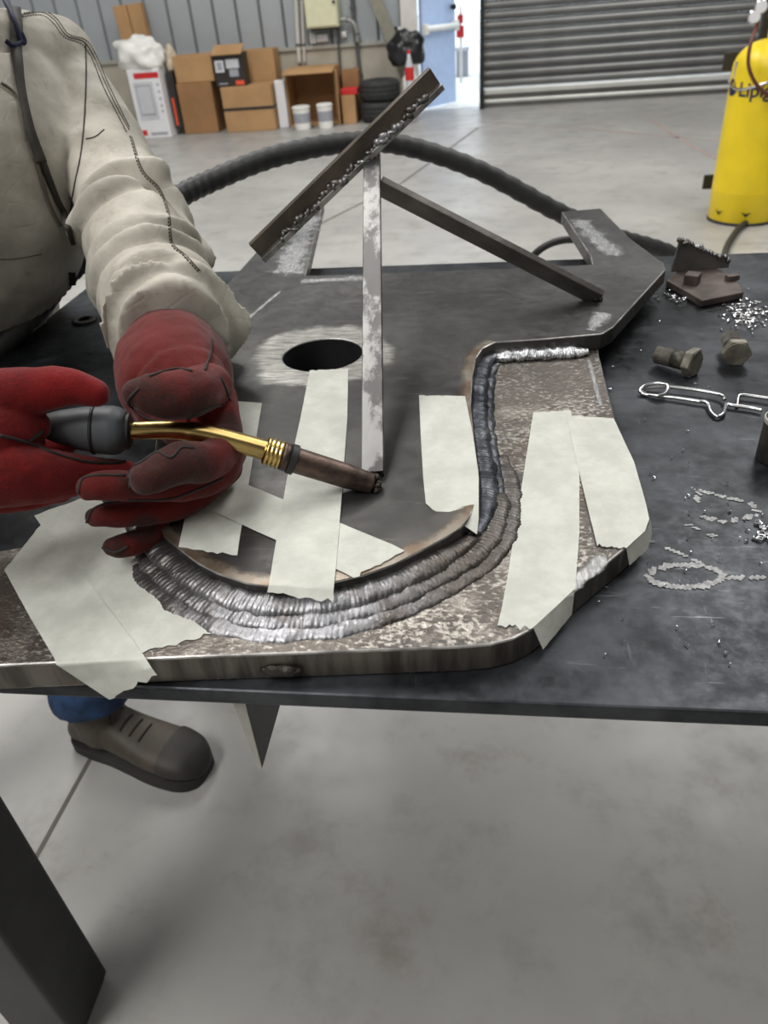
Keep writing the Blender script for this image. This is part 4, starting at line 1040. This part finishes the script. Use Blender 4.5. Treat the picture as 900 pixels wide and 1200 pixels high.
for s in (-1, 1):
    ec = headc + FX * .0835 + FL * .031 * s + np.array([0, 0, .012]); ey = mk('eye', *ellipsoid(ec, .0105, .0105, .0075), 'white_card', person, True)
    mk('iris', *ellipsoid(ec + FX * .0075 - np.array([0, 0, .002]), .0045, .0045, .0045), 'hair', ey, True)
    mk('eyebrow', *ellipsoid(headc + FX * .088 + FL * .032 * s + np.array([0, 0, .030]), .017, .006, .0035, np.stack([FL, FX, [0, 0, 1]], 1)), 'hair', person, True)
mk('mouth', *ellipsoid(headc + FX * .085 - np.array([0, 0, .065]), .022, .012, .005, np.stack([FL, FX, [0, 0, 1]], 1)), 'red_line', person, True)

# ---- jacket: trunk and sleeves as one skin with creases
def sleeve(path, radii, folds, n=170, seg_=80):
    q = spline(np.c_[np.array(path), np.array(radii)], n)
    def fn(u, a):
        s = 0.
        for (u0, tilt, ph, amp, wd, aw, ac) in folds:
            uc = u0 + tilt * math.cos(a - ph) ; k = math.exp(-((u - uc) / wd) ** 2)
            win = .5 + .5 * math.cos(a - ac); win = win ** aw
            s += amp * k * win
        return s + .003 * noise.noise(Vector((u * 16, math.cos(a) * 1.6, math.sin(a) * 1.6)))
    return tube(q[:, :3], q[:, 3], seg_, True, fn)
folds = []
fr_ = random.Random(5)
for k in range(11):
    u0 = .40 + .55 * k / 10 + fr_.uniform(-.012, .012)
    sg1 = fr_.choice((-1, 1)); tl = fr_.uniform(.04, .10) * sg1; ph = fr_.uniform(0, 6.28); ac = fr_.uniform(0, 6.28); aw = fr_.uniform(.5, 1.6)
    folds.append((u0, tl, ph, fr_.uniform(.011, .020), fr_.uniform(.014, .024), aw, ac))
    folds.append((u0 + .028, tl, ph, -fr_.uniform(.010, .017), fr_.uniform(.008, .013), aw * .8, ac + .2))
pathL = [PA(58, 66, 1.11), PA(76, 98, 1.10), PA(120, 170, 1.07), PA(146, 238, 1.02), PA(163, 292, .96), PA(181, 338, .89), PA(197, 378, .82), PA(203, 396, .79)]
radL = [.058, .060, .061, .066, .070, .067, .063, .061]
sl1 = sleeve(pathL, radL, folds)
pathR = [RS + FL * .04, RS, (RS + relb) / 2, relb, (relb + rwr) / 2, rwr]
sl2 = sleeve(pathR, [.075, .085, .083, .082, .072, .064], folds[:10])
torso = []
for u in np.linspace(0, 1, 26):
    c = pelv * (1 - u) + ches * u if False else None
tp_path = spline([pelv + FX * .02 + np.array([0, 0, -.16]), pelv + FX * .05, pelv * .5 + ches * .5 + FX * .05, ches + np.array([0, 0, 0]), (LS + RS) / 2 + np.array([.0, .0, .02]), neck + np.array([0, 0, .0])], 40)
tw = np.interp(np.linspace(0, 1, 40), [0, .2, .4, .6, .8, .9, 1], [.19, .19, .185, .185, .165, .12, .075])
td = np.interp(np.linspace(0, 1, 40), [0, .2, .4, .6, .8, .9, 1], [.155, .15, .14, .128, .10, .085, .07])
Tt = np.gradient(tp_path, axis=0); Vt = []; sg = 72
for i in range(40):
    tn = _n(Tt[i]); ll = _n(FL - tn * FL.dot(tn)); ff = np.cross(ll, tn)
    if ff.dot(FX) < 0: ff = -ff
    for j in range(sg):
        a = 2 * math.pi * j / sg; k = 1 + .035 * noise.noise(Vector((i * .22, math.cos(a) * 1.5, math.sin(a) * 1.5)))
        Vt.append(tp_path[i] + (ll * math.cos(a) * tw[i] + ff * math.sin(a) * td[i]) * k)
Ft = [(i * sg + j, i * sg + (j + 1) % sg, (i + 1) * sg + (j + 1) % sg, (i + 1) * sg + j) for i in range(39) for j in range(sg)] + [tuple(range(sg - 1, -1, -1)), tuple(39 * sg + j for j in range(sg))]
yoke = [seg(neck - np.array([0, 0, .07]), LS + np.array([0, 0, .012]), .075, .058), seg(neck - np.array([0, 0, .07]), RS + np.array([0, 0, .012]), .075, .07), seg(neck - [0, 0, .03], neck + [0, 0, .025], .078, .076)]
V, Fc, N = remesh([sl1, sl2, (Vt, Ft)] + yoke, .0042, 5, .5)
disp = np.array([(.006 * noise.noise(Vector(v) * 11) - .005 * abs(noise.noise(Vector((v[0] * 16, v[1] * 16, v[2] * 9)))) + .0022 * noise.noise(Vector((v[0] * 34, v[1] * 34, v[2] * 22)))) for v in V])
V = V + N * disp[:, None]
jacket = mk('jacket', V, Fc, 'leather', person, True)
sk = Skin(V, Fc)
def seam(pts, r, mat, par, skn, name='seam', n=70, lift=.0004):
    p = skn.path(pts, n, lift)
    if len(p) > 4: return mk(name, *tube(p, r, 6), mat, par, True)
def stitches(pts, par, skn, n, r=.0008, mat='stitch_dark'):
    p = skn.path(pts, n, .0006); parts = []
    for i in range(0, len(p) - 1, 2):
        if np.linalg.norm(p[i + 1] - p[i]) < .03: parts.append(tube([p[i], p[i + 1]], r, 5))
    if parts: o = mk('stitching', *join(parts), mat, par); o['kind'] = 'stuff'; return o
stitches([(28, 16), (50, 13), (66, 22), (80, 40), (100, 47), (112, 64), (125, 95), (138, 122), (152, 150)], jacket, sk, 130)
stitches([(26, 20), (48, 18), (62, 27), (76, 44), (96, 52), (108, 70), (120, 100), (134, 127), (148, 155)], jacket, sk, 130)
seam([(24, 18), (49, 15), (64, 24), (78, 42), (98, 49), (110, 67), (123, 97), (136, 124), (151, 152)], .0009, 'stitch_tan', jacket, sk)
seam([(100, 50), (101, 90), (99, 140), (95, 180), (88, 215), (82, 248)], .0011, 'stitch_dark', jacket, sk)
stitches([(152, 160), (165, 200), (185, 222), (196, 250), (200, 285), (215, 300), (232, 318)], jacket, sk, 90)
seam([(154, 160), (167, 199), (187, 221), (198, 250), (202, 284), (217, 299), (234, 317)], .0009, 'stitch_tan', jacket, sk)
seam([(101, 163), (112, 160), (122, 152)], .0008, 'stitch_dark', jacket, sk)
stitches([(0, 304), (20, 303), (48, 298)], jacket, sk, 36)
# placket edge with the dark strap
def strip(pts, half, mat, name, par, skn, lift=.003, th=.0025):
    p = skn.path(pts, 60, lift)
    if len(p) < 5: return
    for _ in range(8): p[1:-1] = (p[:-2] + 2 * p[1:-1] + p[2:]) / 4
    T_ = np.gradient(p, axis=0); T_ /= np.linalg.norm(T_, axis=1)[:, None]
    vd = p - CO; vd /= np.linalg.norm(vd, axis=1)[:, None]; sd = np.cross(T_, vd); sd /= np.linalg.norm(sd, axis=1)[:, None]
    hw = half if not np.isscalar(half) else np.full(len(p), half)
    if len(hw) != len(p): hw = np.interp(np.linspace(0, 1, len(p)), np.linspace(0, 1, len(hw)), hw)
    V = []
    for i in range(len(p)):
        a = p[i] + sd[i] * hw[i]; b = p[i] - sd[i] * hw[i]; V += [a, b, b - vd[i] * th, a - vd[i] * th]
    Fc = [(4 * i + k, 4 * i + (k + 1) % 4, 4 * i + 4 + (k + 1) % 4, 4 * i + 4 + k) for i in range(len(p) - 1) for k in range(4)] + [(0, 3, 2, 1), tuple(4 * (len(p) - 1) + k for k in range(4))]
    return fixn(mk(name, V, Fc, mat, par, True))
strip([(18, 0), (17, 40), (18, 75), (24, 115), (33, 155), (46, 190)], [.0075, .0075, .006, .005, .006, .007], 'strap_dark', 'hood_strap', person, sk, .006)
strip([(44, 180), (56, 210), (68, 238), (80, 262), (87, 285)], [.006, .005, .004, .004, .003], 'strap_dark', 'front_edge', jacket, sk, .003)
strip([(0, 98), (10, 104), (20, 115), (32, 150), (44, 195), (56, 235), (70, 265)], .002, 'stitch_tan', 'front_edge', jacket, sk, .002)
strip([(3, 0), (8, 18), (16, 38), (22, 55)], .003, 'cord_navy', 'hood_cord', person, sk, .010)
strip([(0, 50), (10, 57), (22, 60), (24, 50), (20, 42)], .003, 'cord_navy', 'hood_cord', person, sk, .010)
strip([(82, 318), (83, 330), (84, 342)], .005, 'strap_dark', 'cuff_tab', jacket, sk, .003)

# ---- gloves
def glove(name, parts, mat, vox=.0018, amp=.0016, lb=None, par=person, fr=30, sm=3):
    V, Fc, N = remesh(parts, vox, sm, .5)
    d = np.array([amp * noise.noise(Vector(v) * fr) + amp * .5 * noise.noise(Vector(v) * fr * 2.7) for v in V]); V = V + N * d[:, None]
    o = mk(name, V, Fc, mat, par, True)
    if lb: o['label'] = lb
    return o, V, Fc
gl = [chain([(202, 408, .82, 48), (203, 420, .785, 58), (204, 434, .745, 67), (206, 452, .705, 66), (212, 466, .69, 58)]),
      chain([(212, 455, .69, 56), (232, 490, .668, 48), (248, 515, .660, 34)]),
      chain([(240, 470, .66, 38), (258, 505, .645, 27), (268, 525, .632, 18)]),
      # thumb lying over the neck
      chain([(246, 452, .630, 26), (226, 459, .600, 30), (198, 463, .580, 29), (172, 461, .572, 23), (160, 460, .570, 17)])]
fing = [[(266, 512, .640, 20), (248, 538, .605, 23), (210, 544, .576, 25), (180, 557, .560, 22), (171, 561, .558, 19)],
        [(272, 530, .648, 19), (246, 560, .620, 21), (180, 569, .590, 20), (122, 569, .566, 17.5), (104, 571, .562, 15)],
        [(268, 548, .655, 18), (218, 588, .630, 17), (155, 601, .600, 17.5), (124, 604, .586, 15.5), (112, 606, .584, 13)],
        [(252, 562, .664, 15), (204, 614, .640, 14), (162, 634, .612, 15), (140, 640, .603, 13.5), (130, 641, .601, 11)]]
gl += [chain(f_) for f_ in fing]
g1, GV, GF = glove('glove', gl, 'glove_worn', lb='worn red leather gauntlet cupped under the torch neck')
s1 = Skin(GV, GF)
# darkened fingertip leathers are caps sewn on the finger ends
def cappatch(pts, mat, par, grow=.0006):
    return None
soil = np.zeros(len(GV))
for a_, b_, z_, r_ in ((160, 470, .565, 45), (185, 482, .57, 40), (225, 488, .59, 40), (172, 560, .558, 42), (210, 545, .57, 45), (200, 530, .57, 30), (102, 572, .578, 30), (130, 560, .58, 25), (112, 600, .59, 28), (130, 645, .60, 26), (165, 615, .605, 26), (270, 500, .63, 25)):
    d_ = np.linalg.norm(GV - PA(a_, b_, z_), axis=1) / (r_ * z_ / F); soil = np.maximum(soil, np.clip(1.35 - d_, 0, 1))
g1.data.attributes.new('soil', 'FLOAT', 'POINT').data.foreach_set('value', soil)
for pts in ([(163, 455), (150, 470), (160, 482), (178, 492), (205, 494)], [(175, 441), (205, 432), (225, 435)], [(247, 397), (247, 412), (242, 428), (240, 434)], [(258, 442), (264, 455), (270, 470)],
            [(218, 492), (240, 480), (262, 474)], [(152, 572), (152, 552), (168, 540), (185, 530), (200, 536), (212, 525), (226, 525)],
            [(92, 578), (96, 562), (112, 557), (146, 557)], [(102, 612), (108, 598), (125, 590), (140, 588)], [(118, 641), (135, 647), (150, 640)], [(150, 586), (200, 584), (240, 570), (262, 560)]):
    seam(pts, .0011, 'stitch_dark', g1, s1, 'seam', 40, .0003)
gr = [chain([(-150, 515, .56, 78), (-90, 515, .56, 72), (-40, 515, .568, 62), (0, 520, .575, 50)]),
      chain([(-60, 480, .545, 50), (-10, 464, .548, 34), (40, 458, .555, 27), (85, 454, .562, 21), (112, 461, .566, 17)]),
      chain([(-70, 510, .545, 60), (-20, 505, .548, 46), (14, 502, .556, 34), (38, 500, .566, 22)]),
      chain([(-60, 555, .55, 50), (0, 552, .555, 43), (45, 556, .568, 36), (90, 556, .590, 25), (140, 556, .612, 18), (150, 557, .615, 15)]),
      chain([(-40, 540, .60, 40), (30, 535, .628, 24), (70, 520, .635, 18), (80, 505, .632, 16)]),
      chain([(-40, 560, .60, 36), (30, 560, .62, 22), (85, 560, .628, 17)]),
      chain([(-50, 575, .59, 30), (20, 582, .605, 18), (70, 575, .612, 15)])]
g2, HV, HF = glove('glove', gr, 'glove_red', lb='bright red leather gauntlet gripping the grey torch handle')
s2_ = Skin(HV, HF)
for pts in ([(0, 510), (30, 518), (60, 530), (95, 540), (130, 543), (150, 540)], [(34, 517), (44, 510), (50, 504)]): seam(pts, .0013, 'stitch_dark', g2, s2_, 'seam', 50, .0003)

# ---- jeans and boots
jl = []
jf = [(.55 + .1 * k, .03, k * 1.3, .008 * (-1) ** k, .03, .3, k * 2.) for k in range(5)]
def trouser(hip, knee, ank):
    pts = [hip, (hip + knee) / 2, knee, (knee + ank) / 2, ank + np.array([0, 0, .035])]
    return sleeve(pts, [.115, .10, .088, .078, .074], jf, 90, 48)
V, Fc, N = remesh([trouser(hipL, kneeL, ankL), trouser(hipR, kneeR, ankR), ellipsoid(pelv + np.array([0, 0, -.03]), .17, .135, .12, np.stack([FL, np.cross(FL, [0, 0, 1]), [0, 0, 1]], 1))], .008, 3)
mk('jeans', V, Fc, 'denim', person, True)
def boot(ank, dr_, side):
    dr_ = _n(np.array(dr_, float)); lf = np.array([-dr_[1], dr_[0], 0]); o0 = np.array([ank[0], ank[1], 0]) - dr_ * .075
    secs = [(-.005, .022, .055), (.01, .034, .085), (.05, .040, .115), (.10, .041, .118), (.15, .046, .095), (.20, .052, .078), (.25, .052, .072), (.28, .045, .064), (.30, .03, .048), (.306, .012, .03)]
    S_ = spline(np.array(secs), 44); V = []; sg_ = 32
    for s, hw, h in S_:
        for j in range(sg_):
            a = 2 * math.pi * j / sg_; c_, s_ = math.cos(a), math.sin(a)
            z_ = .02 + (h - .02) * (.5 + .5 * np.sign(s_) * abs(s_) ** .75)
            V.append(o0 + dr_ * s + lf * hw * np.sign(c_) * abs(c_) ** .8 + np.array([0, 0, z_]))
    n_ = len(S_); Fc = [(i * sg_ + j, i * sg_ + (j + 1) % sg_, (i + 1) * sg_ + (j + 1) % sg_, (i + 1) * sg_ + j) for i in range(n_ - 1) for j in range(sg_)] + [tuple(range(sg_ - 1, -1, -1)), tuple((n_ - 1) * sg_ + j for j in range(sg_))]
    shaft = seg(np.array([ank[0], ank[1], .07]), np.array([ank[0], ank[1], .2]) - dr_ * .01, .05, .054)
    Vb, Fb, Nb = remesh([(V, Fc), shaft], .004, 4)
    b_ = mk('boot', Vb, Fb, 'boot_leather', person, True); b_['label'] = 'brown leather work boot'
    out = []
    for s, hw, h in S_: out.append(o0 + dr_ * s + lf * (hw + .003))
    for s, hw, h in S_[::-1]: out.append(o0 + dr_ * s - lf * (hw + .003))
    mk('sole', *prism([p[:2] for p in out], 0, .026), 'sole', b_)
    Vc = []
    cs = [(.232, .0545, .0775), (.25, .0545, .0745), (.28, .0475, .067), (.30, .033, .051), (.3085, .014, .033)]
    C_ = spline(np.array(cs), 20)
    for s, hw, h in C_:
        for j in range(sg_):
            a = 2 * math.pi * j / sg_; c_, s_ = math.cos(a), math.sin(a); z_ = .02 + (h - .02) * (.5 + .5 * np.sign(s_) * abs(s_) ** .75)
            Vc.append(o0 + dr_ * s + lf * hw * np.sign(c_) * abs(c_) ** .8 + np.array([0, 0, z_]))
    n_ = len(C_); Fc = [(i * sg_ + j, i * sg_ + (j + 1) % sg_, (i + 1) * sg_ + (j + 1) % sg_, (i + 1) * sg_ + j) for i in range(n_ - 1) for j in range(sg_)] + [tuple((n_ - 1) * sg_ + j for j in range(sg_))]
    mk('toe_cap', Vc, Fc, 'boot_toe', b_, True)
    sb = Skin(Vb, Fb)
    for k in range(4):
        c_ = o0 + dr_ * (.12 + .02 * k); pts = []
        for u in np.linspace(-1, 1, 9):
            h_ = sb.t.ray_cast(Vector(c_ + lf * .022 * u + np.array([0, 0, .3])), Vector((0, 0, -1)))
            if h_[0] is not None: pts.append(np.array(h_[0]) + [0, 0, .001])
        if len(pts) > 3: mk('lace', *tube(pts, .0022, 6), 'stitch_dark', b_, True)
bd = P(236, 915, 0) - P(120, 878, 0)
boot(ankL, bd, 1); boot(ankR, (.9, -.3, 0), -1)
